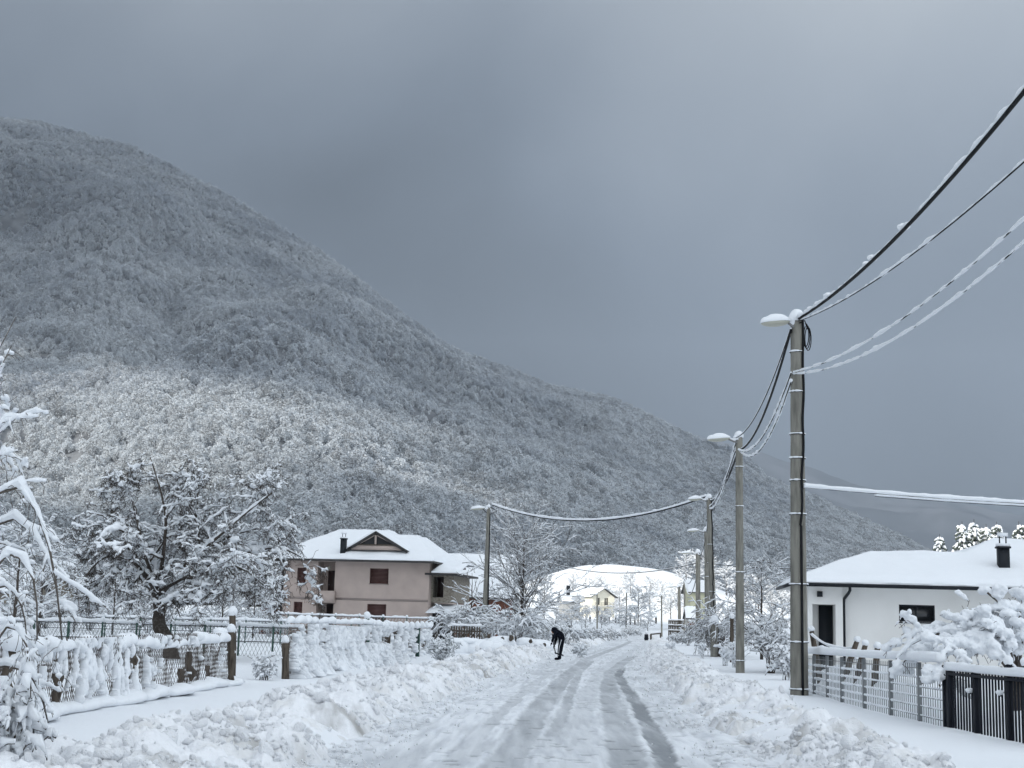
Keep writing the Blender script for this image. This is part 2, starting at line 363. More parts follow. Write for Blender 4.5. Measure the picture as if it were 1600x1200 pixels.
# ------------------------------------------------------------------ the ground
ys = np.concatenate([np.linspace(-40, 10, 26)[:-1], np.geomspace(10, 900, 420)])
us = np.concatenate([-np.geomspace(420, 3.6, 120), np.linspace(-3.5, 3.5, 44), np.geomspace(3.6, 420, 120)])
Yg, Ug = np.meshgrid(ys, us, indexing='ij'); Xg = Ug + road_x(Yg)
S(MB().grid(Xg, Yg, ground_z(Xg, Yg), flip=True).build('snow_ground', M['snow'], smooth=True))
# far sheet beyond the valley so the ground reaches the horizon
b = MB()
far = np.linspace(-9000, 9000, 40); FX, FY = np.meshgrid(far, far, indexing='ij')
b.grid(FX, FY, FX * 0 - 6.0, flip=False); o = S(b.build('valley_ground', M['field'], smooth=True))

# road with packed snow and bare wet tyre tracks (tint = how much asphalt shows)
ys = np.geomspace(9, 330, 1000); us = np.linspace(-1.06, 1.06, 230)
Yr, Ur = np.meshgrid(ys, us, indexing='ij'); wr = road_w(Yr); Ur = Ur * (wr + .1); Xr = Ur + road_x(Yr)
TR = [  # tyre tracks as they lie on the road: list of photo points, half width (m), strength
    ([(1048, 1215), (1030, 1165), (1012, 1130), (992, 1095), (975, 1070), (966, 1055), (972, 1042)], .16, 1.0),
    ([(985, 1215), (975, 1170), (965, 1130), (955, 1095), (950, 1072), (955, 1050), (972, 1035), (990, 1025)], .26, .66),
    ([(905, 1215), (902, 1180), (905, 1140), (915, 1100), (930, 1060), (950, 1040), (975, 1025), (995, 1012)], .22, .30),
    ([(862, 1150), (872, 1130), (885, 1100), (893, 1075), (905, 1050), (925, 1032)], .13, .60),
    ([(770, 1215), (800, 1170), (825, 1130), (850, 1095), (880, 1060), (915, 1030), (955, 1015), (985, 1003)], .26, .62),
    ([(690, 1215), (745, 1150), (785, 1110), (830, 1070), (870, 1045), (915, 1024), (950, 1012)], .14, .38),
    ([(700, 1190), (740, 1160)], .10, .4), ([(1000, 1077), (1045, 1082)], .35, .45)]
dark = np.zeros_like(Yr)
for pts, hw, st in TR:
    q = [GP(*p) for p in pts]; yy = np.array([p.y for p in q]); xx = np.array([p.x for p in q]); o_ = np.argsort(yy); yy, xx = yy[o_], xx[o_]
    xc = np.interp(Yr, yy, xx) + 0.03 * fbm(Yr / 3., Yr * 0, 2, 77)
    fade = sstep(yy[0] - 1.5, yy[0] + .8, Yr) * (1 - sstep(yy[-1] - 2, yy[-1] + 4, Yr)) if pts[0][1] < 1205 else (1 - sstep(yy[-1] - 4, yy[-1] + 6, Yr))
    prof = 1 - sstep(hw * .75, hw * 1.2, np.abs(Xr - xc) + .06 * fbm(Xr * 5, Yr * 2, 3, 12))
    dark = np.maximum(dark, prof * fade * st * np.clip(0.68 + 0.5 * vn(Xr * 2, Yr / 2.5, 3) + .32 * fbm(Xr * 9, Yr / 1.6, 4, 7), .1, 1.15))
streak = .5 * fbm(Ur * 4, Yr / 3.5, 3, 40) + .8 * fbm(Ur * 14, Yr / 1.4, 4, 43); broad = fbm(Xr / 1.2, Yr / 3.5, 3, 41)
dark = np.maximum(dark, np.clip(.16 + .42 * streak + .34 * broad, 0, .40) * (1 - .7 * sstep(.8, 1.0, np.abs(Ur) / wr)))
edge = sstep(.72, .98, np.abs(Ur) / wr)
dark = dark + .55 * (lumps(Xr, Yr, .16, 88, .10) > .035) * (vn(Xr * 1.5, Yr / 2, 9) > .45) * (Yr < 60)
dark = np.clip(dark + edge * np.clip(fbm(Xr * 6, Yr * 3, 4, 50) - .05, 0, 1) * .9 * sstep(40, 25, Yr + 0 * Yr), 0, 1)
Zr = rise(Yr) + .03 * fbm(Xr * 2, Yr / 2.0, 4, 60) * .8 + .05 * edge + .02 * lumps(Xr, Yr, .22, 61, .35) * (Yr < 50) * (.4 + edge * 3) - .045 * dark
S(MB().grid(Xr, Yr, Zr, col=dark * .84, flip=True).build('road', M['road'], smooth=True))

# ploughed banks on both sides of the road
def bank(side, y0, y1, width, height, seed):
    ys = np.geomspace(y0, y1, 1150); t = np.linspace(0, 1, 100) ** 1.05
    Yb, Tb = np.meshgrid(ys, t, indexing='ij'); n1 = fbm(Yb / 4., Yb * 0 + seed, 3, seed)
    wd = width(Yb) * (1 + .15 * n1); e0 = road_w(Yb) - .02 + .18 * fbm(Yb / 1.6, Yb * 0, 3, seed + 1)
    Ub = e0 + Tb * wd; Xb = road_x(Yb) + side * Ub
    hh = height(Yb) * (1 + .28 * fbm(Yb / 2.3, Yb * 0, 3, seed + 2)) + .12 * fbm(Xb / 1.1, Yb / 1.1, 2, seed + 9)
    prof = sstep(0, .34, Tb) * (1 - .82 * sstep(.45, 1.0, Tb)) 
    Z = -.04 + rise(Yb) + hh * prof + .27 * sstep(.25, .95, Tb)
    env = sstep(0, .14, Tb) * (1 - sstep(.72, 1, Tb)) * .85 + .12 * (1 - Tb)
    f_ = np.clip(1.3 - Yb / 120., .5, 1); WX = Xb + .10 * fbm(Xb * 3, Yb * 3, 3, seed + 20); WY = Yb + .10 * fbm(Xb * 3, Yb * 3, 3, seed + 21)
    Z = Z + env * (.36 * lumps(WX, WY, .80, seed + 3, .45) + .36 * lumps(WX, WY, .36, seed + 4, .65) + .42 * lumps(WX, WY, .15, seed + 5, .8) + .45 * lumps(WX, WY, .07, seed + 6, .8) * (Yb < 45)
                   + .15 * fbm(Xb * 2.1, Yb * 1.7, 6, seed + 7, .62)) * f_
    Z = Z - .25 * sstep(.93, 1.0, Tb) - .12 * sstep(.03, 0., Tb)
    dirt = np.clip(fbm(Xb * 1.3, Yb * .9, 5, seed + 8, .65) * 2.2 - .42, 0, .62) * (1 - .5 * Tb) + .35 * (1 - sstep(0.02, .2, Tb)) * vn(Xb * 9, Yb * 9, 5) * (Yb < 60)
    return Xb, Yb, Z, dirt
BANKS = []
for side, w_, h_, sd0, nm in ((-1, lambda y: np.interp(y, [10, 20, 40, 70, 160], [2.5, 2.4, 2.2, 2.0, 2.0]), lambda y: np.interp(y, [10, 25, 60, 160], [.20, .27, .34, .26]), 100, 'l'),
                              (1, lambda y: np.interp(y, [10, 20, 40, 60, 160], [1.6, 1.8, 2.1, 2.0, 1.6]), lambda y: np.interp(y, [10, 25, 60, 160], [.13, .18, .24, .20]), 200, 'r')):
    Xb, Yb, Zb, Db = bank(side, 8.0, 185, w_, h_, sd0)
    S(MB().grid(Xb, Yb, Zb, col=Db, flip=(side > 0)).build('snow_bank', M['bank'], smooth=True)); BANKS.append((Xb, Yb, Zb, side))

# mountain
s_ = np.linspace(-.46, .42, 420); q_ = np.linspace(-.02, 1.25, 260)
Sm, Qm = np.meshgrid(s_, q_, indexing='ij'); Ym = mB(Sm) + Qm * (mR(Sm) - mB(Sm)); Xm = Sm * Ym
S(MB().grid(Xm, Ym, mountain_z(Xm, Ym)).build('mountain', M['floor'], smooth=True))
# a fainter, farther mountainside beyond the right end of the valley
s_ = np.linspace(-.1, .75, 120); q_ = np.linspace(0, 1, 60); Sm, Qm = np.meshgrid(s_, q_, indexing='ij'); Ym = 3600 + 1500 * Qm; Xm = Sm * Ym
top = np.interp(Sm, [-.1, .05, .15, .25, .37, .5, .75], [.17, .155, .135, .105, .085, .09, .13]) + .004 * fbm(Sm * 30, Sm * 0, 4, 5)
S(MB().grid(Xm, Ym, 5100 * top * Qm ** .9 + 120 * fbm(Xm / 500, Ym / 500, 4, 9) * np.sin(np.pi * Qm) - 5).build('far_mountain', M['farwood_shade'], smooth=True))

# ------------------------------------------------------------------ scattered stuff (one object each)
def scatter(name, pts, scl, protos, mat_, label, cat, seed=1, tilt=0.0):
    me = bpy.data.meshes.new(name); me.from_pydata([tuple(p) for p in pts], [], [])
    at = me.attributes.new('scl', 'FLOAT', 'POINT'); at.data.foreach_set('value', np.asarray(scl, np.float32))
    o = bpy.data.objects.new(name, me); SC.collection.objects.link(o); WM[o.name] = Matrix.Identity(4)
    col = bpy.data.collections.new(name + '_kinds')
    for p in protos: col.objects.link(p)
    g = bpy.data.node_groups.new(name, 'GeometryNodeTree')
    g.interface.new_socket('Geometry', in_out='INPUT', socket_type='NodeSocketGeometry'); g.interface.new_socket('Geometry', in_out='OUTPUT', socket_type='NodeSocketGeometry')
    N = g.nodes.new; l = g.links.new; i = N('NodeGroupInput'); u = N('NodeGroupOutput'); ip = N('GeometryNodeInstanceOnPoints'); ci = N('GeometryNodeCollectionInfo')
    ci.inputs['Collection'].default_value = col; ci.inputs['Separate Children'].default_value = True; ci.inputs['Reset Children'].default_value = True
    ip.inputs['Pick Instance'].default_value = True
    r = N('FunctionNodeRandomValue'); r.data_type = 'FLOAT_VECTOR'; r.inputs[0].default_value = (-tilt, -tilt, 0); r.inputs[1].default_value = (tilt, tilt, 6.283); r.inputs['Seed'].default_value = seed
    e_ = N('FunctionNodeEulerToRotation'); l(r.outputs[0], e_.inputs[0])
    na = N('GeometryNodeInputNamedAttribute'); na.data_type = 'FLOAT'; na.inputs['Name'].default_value = 'scl'
    rp = N('FunctionNodeRandomValue'); rp.data_type = 'INT'; rp.inputs[4].default_value = 0; rp.inputs[5].default_value = len(protos) - 1; rp.inputs['Seed'].default_value = seed + 1
    l(i.outputs[0], ip.inputs['Points']); l(ci.outputs[0], ip.inputs['Instance']); l(e_.outputs[0], ip.inputs['Rotation']); l(na.outputs[0], ip.inputs['Scale']); l(rp.outputs[2], ip.inputs['Instance Index'])
    l(ip.outputs[0], u.inputs[0])
    md = o.modifiers.new('scatter', 'NODES'); md.node_group = g
    return tag(o, label, cat, kind='stuff')

def proto(o): 
    SC.collection.objects.unlink(o); return o
def crown_proto(seed, n=300, h=10.0, w=3.6, dark=.34):
    """snow-laden broadleaf crown: many small twig tufts on drooping boughs, snow on their upper sides, bare wood between"""
    r = np.random.default_rng(seed); mb = MB()
    for i in range(n):
        th = r.uniform(0, 2 * np.pi); zz = r.beta(1.35, 1.2); rad = w * (math.sin(math.pi * min(1, zz * .80 + .18)) ** .7) * r.uniform(.35, 1.05) ** .6
        lob = 1 + .35 * math.sin(th * 3 + seed) * math.sin(zz * 7 + seed * 2)
        c = np.array([math.cos(th) * rad * lob, math.sin(th) * rad * lob, h * (.08 + .90 * zz)])
        out = np.array([math.cos(th), math.sin(th), r.uniform(-.5, .9)]); out /= np.linalg.norm(out)
        sd_ = np.cross(out, (0, 0, 1)); sd_ /= np.linalg.norm(sd_) + 1e-6; up = np.cross(sd_, out)
        L_ = r.uniform(.6, 1.3); wd = r.uniform(.22, .55); dk = r.random() < dark
        if dk: wd *= .75
        tw = sd_ * math.cos(.8 * r.standard_normal()) + up * math.sin(.8 * r.standard_normal())
        k = [c - out * L_ * .5, c + tw * wd + up * .12, c + out * L_ * .6 - np.array([0, 0, .15]), c - tw * wd + up * .12]
        mb.add(k, Q=[(0, 1, 2, 3)], col=.9 if dk else r.uniform(0, .12))
    mb.tube([(0, 0, -1), (0, 0, h * .4), (r.uniform(-.5, .5), 0, h * .8)], [.16, .12, .04], 3, col=.8)
    return proto(mb.build('crown', M['frost']))
protos = [crown_proto(i, h=7.6 + i % 4 * 1.1, w=3.4 + .4 * (i % 4), dark=(.12, .17, .22, .27, .12, .17, .20, .55)[i]) for i in range(8)]
r = np.random.default_rng(4); NT = 125000
s = r.uniform(-.41, .34, NT); u = r.random(NT); y0, y1 = mB(s) - 10, mR(s) + 40
y = np.sqrt(y0 ** 2 + u * (y1 ** 2 - y0 ** 2)); x = s * y
z = mountain_z(x, y)
dens = fbm(x / 90., y / 90., 3, 66); keep = (z > -3) & (r.random(NT) < .97 + .5 * dens)
cl = lambda px, py, rr: (lambda c: ((x - c.x) ** 2 + ((y - c.y) * .5) ** 2 + (0 if px > 100 else 0)) > rr ** 2)(mountain_hit(px, py))
for q in ((25, 352, 6), (8, 356, 6), (40, 351, 4), (228, 243, 5), (217, 250, 4), (306, 285, 4)): keep &= cl(*q)
x, y, z = x[keep], y[keep], z[keep]
sc_ = r.uniform(.62, 1.22, len(x)) * (1 + .25 * fbm(x / 70., y / 70., 2, 67)) * np.interp(y, [500, 1100, 2300], [1.0, .85, .62])
scatter('forest', np.stack([x, y, z - .3], -1), sc_, protos, None, 'snow laden broadleaf forest covering the whole mountainside', 'forest', 3, .06)

# lumps of snow thrown up by the plough
def chunk_proto(seed):
    v, f = ico(2); r = np.random.default_rng(seed); v = v.copy()
    for k in range(7):
        n = r.standard_normal(3); n /= np.linalg.norm(n); d = v @ n; lim = r.uniform(.55, .85); v = v - np.outer(np.maximum(0, d - lim), n) * .9
    v = v * (1 + .12 * fbm(v[:, 0] * 3 + seed, v[:, 1] * 3 + v[:, 2] * 2, 3, seed))[:, None] * np.array([1, r.uniform(.65, .95), r.uniform(.5, .8)])
    o = MB().add(v, T=f, ).build('chunk', M['lump'], smooth=True); return proto(o)
cps = [chunk_proto(i) for i in range(8)]
r = np.random.default_rng(11); pts, sc_ = [], []
for Xb, Yb, Zb, side in BANKS:
    n, m = Xb.shape; N_ = 26000
    yy = np.exp(r.uniform(math.log(9), math.log(110), N_)); i = np.clip(np.searchsorted(Yb[:, 0], yy), 0, n - 1)
    t = np.where(r.random(N_) < .25, np.abs(r.normal(0, .07, N_)), r.beta(1.6, 2.0, N_)); j = np.clip((t * m).astype(int), 0, m - 1)
    s0 = np.clip(np.exp(r.normal(-3.95, .66, N_)), .006, .13) * np.interp(yy, [10, 60], [1, 1.5])
    s0 = np.where(t < .1, s0 * .55, s0)
    X_, Y_, Z_ = Xb[i, j] - side * np.where(t < .1, r.exponential(.22, N_), 0), Yb[i, j], Zb[i, j]
    Z_ = np.where(t < .1, np.maximum(Z_, .03), Z_)
    kp = r.random(N_) < np.clip(.45 + 1.1 * fbm(X_ / .9, Y_ / 1.3, 3, 55), .04, 1); X_, Y_, Z_, s0 = X_[kp], Y_[kp], Z_[kp], s0[kp]
    pts.append(np.stack([X_, Y_, Z_ + s0 * .25], -1)); sc_.append(s0)
scatter('snow_lumps', np.concatenate(pts), np.concatenate(sc_), cps, None, 'broken lumps of ploughed snow lying over the roadside banks', 'snow lumps', 9, 1.2)

# ------------------------------------------------------------------ the cloud sheet, unseen, added to shade the valley; holes cut for the lit patches
CZ = 1180.0
def deckpt(p): k = (CZ - p.z) / math.tan(SUN_EL); return (p.x + SH.x * k, p.y + SH.y * k)
holes = []
for px, py, rr in ((30, 625, 80), (100, 615, 60), (165, 592, 55), (60, 690, 75), (140, 655, 50), (225, 590, 30), (270, 690, 45), (335, 655, 55), (395, 642, 50), (300, 720, 45), (200, 755, 40), (90, 770, 50),
                   (420, 700, 30), (505, 716, 26), (570, 724, 30), (625, 735, 28), (640, 765, 22), (15, 560, 30), (740, 790, 20), (690, 700, 18), (460, 640, 24), (370, 740, 24), (20, 730, 55)):
    holes.append((*deckpt(mountain_hit(px, py)), rr))
def lit_valley(gx, gy): return (gy > 338) & (gx > -62) & (gx < 420) & (gy < 690 - .0 * gx)
k0 = CZ / math.tan(SUN_EL); cs = 14.0
gx = np.arange(-1500, 1700, cs); gy = np.arange(-260, 3600, cs); GX, GY = np.meshgrid(gx, gy, indexing='ij')   # ground position each cell shades
CX, CY = GX + SH.x * k0, GY + SH.y * k0
wx = CX + 48 * fbm(GX / 70., GY / 70., 4, 90, .6); wy = CY + 48 * fbm(GX / 60., GY / 60., 3, 91)
open_ = np.zeros(GX.shape, bool)
for hx, hy, rr in holes: open_ |= (wx - hx) ** 2 + ((wy - hy) * .62) ** 2 < (rr * .80) ** 2
GXw = GX + 14 * fbm(GX / 50., GY / 50., 3, 92); GYw = GY + 14 * fbm(GX / 50., GY / 50., 3, 93)
hz = np.where(GY > 400, 14, 4.)
open_ |= lit_valley(GXw - SH.x * hz * 0, GYw)
open_ |= (GXw > 44) & (GYw > 160) & (GYw < 250) & (GXw < 130)
solid = ~open_
idx = -np.ones(GX.shape, int); idx[solid] = np.arange(solid.sum())
th = 6 + 5 * fbm(GX / 180., GY / 180., 4, 94)
vx, vy = CX[solid], CY[solid]; bot = CZ - .4 * th[solid]; tp = CZ + th[solid]; nS = int(solid.sum())
a, b2, c, d = idx[:-1, :-1], idx[1:, :-1], idx[1:, 1:], idx[:-1, 1:]; ok = (a >= 0) & (b2 >= 0) & (c >= 0) & (d >= 0)
q = np.stack([a[ok], b2[ok], c[ok], d[ok]], -1)
E = {}
for k in range(4):
    e1 = q[:, k]; e2 = q[:, (k + 1) % 4]
    for u_, v_ in zip(e1.tolist(), e2.tolist()):
        if (v_, u_) in E: del E[(v_, u_)]
        else: E[(u_, v_)] = 1
side_q = np.array([(u_, u_ + nS, v_ + nS, v_) for u_, v_ in E])[:, ::-1]
mb = MB(); mb.add(np.concatenate([np.stack([vx, vy, bot], -1), np.stack([vx, vy, tp], -1)]), Q=np.concatenate([q[:, ::-1], q + nS, side_q]))
o = mb.build('cloud_gobo', M['cloud_gobo'], smooth=True); tag(o, 'unseen cloud layer hanging over the valley', 'cloud_gobo', kind='stuff')

# ------------------------------------------------------------------ haze
hm = bpy.data.materials.new('haze'); hm.use_nodes = True; n_ = hm.node_tree.nodes; n_.remove(n_['Principled BSDF'])
pv = n_.new('ShaderNodeVolumePrincipled'); pv.inputs['Color'].default_value = (.66, .77, .93, 1); pv.inputs['Density'].default_value = .00014; pv.inputs['Anisotropy'].default_value = 0.0
hm.node_tree.links.new(pv.outputs[0], n_['Material Output'].inputs['Volume'])
o = MB().box((-4200, -300, -7.2), (4600, 5600, 1125)).build('haze', hm); tag(o, 'pale cold haze filling the valley air', 'haze', kind='stuff')

# ------------------------------------------------------------------ trees and shrubs under snow
def grow(Pt, R, n, ratio, ang, K, grav, wander, rng, tr=(.25, 1.0), rr=.6, tip=.3, spread=1.0, lmin=0):
    N, Kp = Pt.shape[:2]; idx = np.repeat(np.arange(N), n)
    t = (np.tile(np.arange(n), N) + rng.random(N * n)) / n * (tr[1] - tr[0]) + tr[0]
    f = np.clip(t * (Kp - 1), 0, Kp - 1.001); i = f.astype(int); w = (f - i)[:, None]
    p = Pt[idx, i] * (1 - w) + Pt[idx, i + 1] * w; tg = Pt[idx, i + 1] - Pt[idx, i]; tg /= np.linalg.norm(tg, axis=1, keepdims=True) + 1e-9
    Lp = np.linalg.norm(np.diff(Pt, axis=1), axis=2).sum(1)[idx]
    Ln = np.maximum(lmin, Lp * ratio * rng.uniform(.55, 1.2, N * n) * (1.15 - .55 * t))
    rv = rng.standard_normal((N * n, 3)); pe = np.cross(tg, rv); pe /= np.linalg.norm(pe, axis=1, keepdims=True) + 1e-9
    a = ang * rng.uniform(.6, 1.3, N * n)[:, None]; d = np.cos(a) * tg + np.sin(a) * pe * spread; d /= np.linalg.norm(d, axis=1, keepdims=True)
    r0 = (R[idx, i] * (1 - f + i) + R[idx, i + 1] * (f - i)) * rr
    O = np.zeros((N * n, K, 3)); O[:, 0] = p; g = np.array([0, 0, grav])
    for k in range(1, K):
        d = d + g / (K - 1) + wander * rng.standard_normal(d.shape) / math.sqrt(K - 1); d /= np.linalg.norm(d, axis=1, keepdims=True) + 1e-9
        O[:, k] = O[:, k - 1] + d * (Ln / (K - 1))[:, None]
    return O, r0[:, None] * np.linspace(1, tip, K)[None]
def add_snow(mb, Pt, R, base, k=.5, rng=None, S=5, pr=1.0, end=.45, gap=0.15):
    """a ridge of snow lying on the upper side of each branch, thick where it runs level"""
    N, K = Pt.shape[:2]; t = np.gradient(Pt, axis=1); L_ = np.linalg.norm(t, axis=2) + 1e-9
    h = np.clip(1.15 - (np.abs(t[..., 2]) / L_) ** 2.0, .10, 1)
    w = (base + k * R) * h * rng.uniform(.55, 1.45, (N, K)) * np.where(rng.random((N, K)) < gap, .35, 1)
    w[:, 0] *= .7; w[:, -1] *= end
    C = Pt.copy(); C[..., 2] += R * .7 + w * .75
    if pr < 1: m = rng.random(N) < pr; C, w = C[m], w[m]
    mb.tubes(C, w, S, snow=True, wy=1.15)
def rs(pl, K):
    """resample a polyline smoothly to K points"""
    p = np.array([tuple(q) for q in pl], float); d = np.r_[0, np.cumsum(np.linalg.norm(np.diff(p, axis=0), axis=1))]
    t = np.linspace(0, d[-1], K * 3); q = np.stack([np.interp(t, d, p[:, i]) for i in range(3)], 1)
    for _ in range(14): q[1:-1] = (q[:-2] + 2 * q[1:-1] + q[2:]) / 4
    return q[np.linspace(0, K * 3 - 1, K).astype(int)]
def make_tree(name, label, cat, loc, trunk, tr_, levels, snow, seed, mats=('bark', 'twig'), limbs=None, group=None, sides=(7, 4, 3), snowS=5, clump=None):
    """trunk/limbs: polylines in local space with radii; levels: list of grow settings; snow=(base, k, pr)"""
    rng = np.random.default_rng(seed); o = thing(name, label, cat, loc, 0, group)
    T = rs(trunk, 10)[None]; jit = rng.normal(0, 1, T.shape) * np.linspace(0, 1, 10)[None, :, None] * tr_[0] * .35; jit[..., 2] *= .3; T = T + jit
    RT = np.interp(np.linspace(0, 1, 10), np.linspace(0, 1, len(tr_)), tr_)[None]; RT = RT * (1 + .07 * rng.standard_normal(RT.shape))
    mt, mc, ms = MB(), MB(), MB(); mt.tubes(T, RT, 9)
    cur = [(T, RT)]
    if limbs:
        LP = np.stack([rs(l[0], 10) for l in limbs]); LR = np.stack([np.linspace(l[1], l[2], 10) for l in limbs])
        mc.tubes(LP, LR, sides[0]); add_snow(ms, LP, LR, snow[0] * 1.2, snow[1], rng, 6); cur = [(LP, LR)]
    src = cur[0]
    for i, lv in enumerate(levels):
        lv = dict(lv); keep = lv.pop('keep', False); sp = lv.pop('snowp', snow[2])
        nb = grow(*src, rng=rng, **lv); nb = (nb[0], np.maximum(nb[1], lv.get('rmin', 0.0) or snow[3]))
        mc.tubes(nb[0], nb[1], sides[min(i + 1, 2)]); add_snow(ms, nb[0], nb[1], snow[0] * (.85 ** i), snow[1], rng, snowS if i < 2 else 4, pr=sp)
        src = nb
        if i == 0: lvl1 = nb
    mt.build('trunk', M[mats[0]], o, smooth=True, local=True); mc.build('crown', M[mats[1]], o, local=True)
    if clump:
        # clump=(per branch, radius): rounded clods of snow sitting in the forks and along the boughs, fused with the ridges
        LV_ = [cur[0], lvl1] if levels else [cur[0]]
        for Pt_, R_ in LV_:
            N, K = Pt_.shape[:2]
            for i in range(N):
                for _ in range(clump[0]):
                    f = rng.uniform(.35, .98) * (K - 1); j = int(f); p = Pt_[i, j] * (1 - f + j) + Pt_[i, min(j + 1, K - 1)] * (f - j); q = clump[1] * rng.uniform(.45, 1.25)
                    ms.blob(p + np.array([rng.normal(0, .25) * q, rng.normal(0, .25) * q, q * .35]), q, i * 7 + _, .35, 2, (1.15, 1.1, .8))
    so__ = ms.build('snow_cover', M['snow_soft'], o, smooth=True, local=True)
    if clump:
        rm = so__.modifiers.new('fuse', 'REMESH'); rm.mode = 'VOXEL'; rm.voxel_size = clump[2]; rm.use_smooth_shade = True
        tx = bpy.data.textures.new(name + '_lumps', 'CLOUDS'); tx.noise_scale = clump[3]; tx.noise_depth = 3
        dm = so__.modifiers.new('lumpy', 'DISPLACE'); dm.texture = tx; dm.texture_coords = 'LOCAL'; dm.strength = clump[4]; dm.mid_level = .5
    return o

def lv(n, ratio, ang, grav=-.1, wander=.35, K=5, tr=(.2, 1.), rr=.55, tip=.35, **k): return dict(n=n, ratio=ratio, ang=ang, grav=grav, wander=wander, K=K, tr=tr, rr=rr, tip=tip, **k)

# the old apple tree in the left garden
d0 = 45.0; B0 = G(268, d0); px_ = scale_at(d0)
def lp(px, py, dd=0.0): p = P(px, py, d0 + dd); return (p.x - B0.x, p.y - B0.y, p.z - B0.z)
apple_limbs = [([lp(245, 925), lp(222, 890, -.5), lp(190, 860, -1), lp(155, 870, -1.4), lp(128, 910, -1.6)], .085, .02),
               ([lp(243, 930), lp(210, 890, .8), lp(170, 885, 1.4), lp(130, 920, 1.6), lp(108, 955, 1.6)], .07, .018),
               ([lp(243, 940), lp(232, 880, .3), lp(215, 820, .6), lp(205, 770, .8), lp(188, 735, 1.)], .085, .02),
               ([lp(245, 935), lp(255, 870, -.8), lp(262, 810, -1.2), lp(250, 760, -1.4), lp(235, 715, -1.4)], .08, .018),
               ([lp(247, 940), lp(275, 890, .5), lp(300, 840, 1.), lp(312, 790, 1.2), lp(305, 745, 1.2)], .085, .02),
               ([lp(247, 935), lp(290, 880, -.6), lp(340, 840, -1.), lp(385, 800, -1.1), lp(425, 770, -1.1)], .085, .02),
               ([lp(248, 940), lp(300, 900, .6), lp(350, 870, 1.2), lp(400, 860, 1.4), lp(450, 850, 1.2), lp(470, 870, 1.)], .08, .018),
               ([lp(247, 925), lp(290, 900, -1.), lp(335, 880, -1.6), lp(385, 885, -1.8), lp(412, 915, -1.8)], .07, .018),
               ([lp(246, 930), lp(225, 860, -1.2), lp(195, 825, -2.2), lp(165, 820, -2.6), lp(148, 850, -2.8)], .065, .018),
               ([lp(247, 935, .5), lp(300, 870, 1.4), lp(360, 835, 2.), lp(420, 820, 2.2), lp(462, 825, 2.2)], .075, .018),
               ([lp(247, 925, -.5), lp(300, 895, -1.5), lp(355, 870, -2.4), lp(395, 865, -2.6), lp(420, 885, -2.6)], .07, .018),
               ([lp(244, 940), lp(205, 860, 1.), lp(165, 800, 1.6), lp(135, 800, 1.6)], .065, .018),
               ([lp(246, 925), lp(240, 860, 1.5), lp(265, 800, 2.2), lp(280, 760, 2.4)], .065, .018)]
make_tree('apple_tree', 'old spreading apple tree with a leaning dark trunk and snow bent crown, left garden', 'tree', B0,
          [lp(272, 1046), lp(262, 1000), lp(248, 965), lp(244, 925)], [.27, .24, .22, .17],
          [lv(8, .46, 1.1, -.12, .8, K=7), lv(8, .50, 1.05, -.25, .8, K=6, snowp=1.), lv(6, .55, .9, -.55, .7, K=5, tr=(.1, 1.), snowp=.75), lv(3, .6, .8, -.6, .8, K=4, tr=(.1, 1.), snowp=.1, lmin=.2)], (.042, .9, .95, .0065), 5, limbs=apple_limbs, mats=('bark', 'bark'), clump=(3, .10, .026, .14, .05))
# stiff bare shoots standing above the apple crown are part of the same picture: a thin young tree right behind it
def small_tree(name, label, px, d, hpx, wpx, seed, base=None, n1=16, droop=-.1, snow=(.022, .8, .9, .008), mats=('bark', 'twig'), lean=0.0, ang=.75, lev=3, group=None, dens=1.0, r0=None, cat='tree', up=.12):
    B_ = G(px, d) if base is None else base; s_ = scale_at(d); h = hpx * s_; w = wpx * s_; r0 = r0 or h * .018
    rng = np.random.default_rng(seed)
    tk = [(0, 0, -.2), (lean * h * .3, 0, h * .33), (lean * h * .6, 0, h * .66), (lean * h, 0, h * .97)]
    ra = (w / 2) / h
    levels = [lv(int(n1 * dens), ra * 1.25, ang, up + droop, .22, K=6, tr=(.14, .98), rr=.45), lv(int(6 * dens), .48, .7, .1 + droop, .3, K=5, tr=(.15, 1.)),
              lv(5, .5, .7, droop, .35, K=4, tr=(.1, 1.), snowp=.85)][:lev]
    return make_tree(name, label, cat, B_, tk, [r0, r0 * .75, r0 * .45, r0 * .12], levels, snow, seed, mats=mats, group=group, sides=(5, 4, 3), snowS=4)

def bush(name, label, px, d, hpx, wpx, seed, droop=-.9, nst=9, snow=(.03, .8, .95, .009), mats=('twig', 'twig'), base=None, group=None, lev=2, cat='shrub', nn=(7, 6), dz=0.0):
    """many stems from one base, bent outward by their load"""
    B_ = G(px, d, dz) if base is None else base; s_ = scale_at(d); h = hpx * s_; w = wpx * s_ / 2; rng = np.random.default_rng(seed); limbs = []
    for i in range(nst):
        a = 2 * math.pi * (i + rng.random() * .7) / nst; rr = w * rng.uniform(.3, .95); hh = h * rng.uniform(.62, 1.0) * (1.1 - .35 * rr / w)
        limbs.append(([(0.1 * math.cos(a), .1 * math.sin(a), -.1), (.35 * rr * math.cos(a), .35 * rr * math.sin(a), hh * .62), (.75 * rr * math.cos(a), .75 * rr * math.sin(a), hh * .95), (rr * math.cos(a), rr * math.sin(a), hh * (.8 + droop * .25))], max(.012, h * .011), .006))
    levels = [lv(nn[0], .5, .8, droop * .5, .4, K=5, tr=(.25, 1.)), lv(nn[1], .5, .8, droop * .6, .4, K=4, tr=(.1, 1.), snowp=.9)][:lev]
    return make_tree(name, label, cat, B_, [(0, 0, -.2), (0, 0, h * .12), (0.03, 0, h * .22)], [h * .02, h * .016, h * .01], levels, snow, seed, mats=mats, limbs=limbs, group=group, sides=(4, 3, 3), snowS=4)

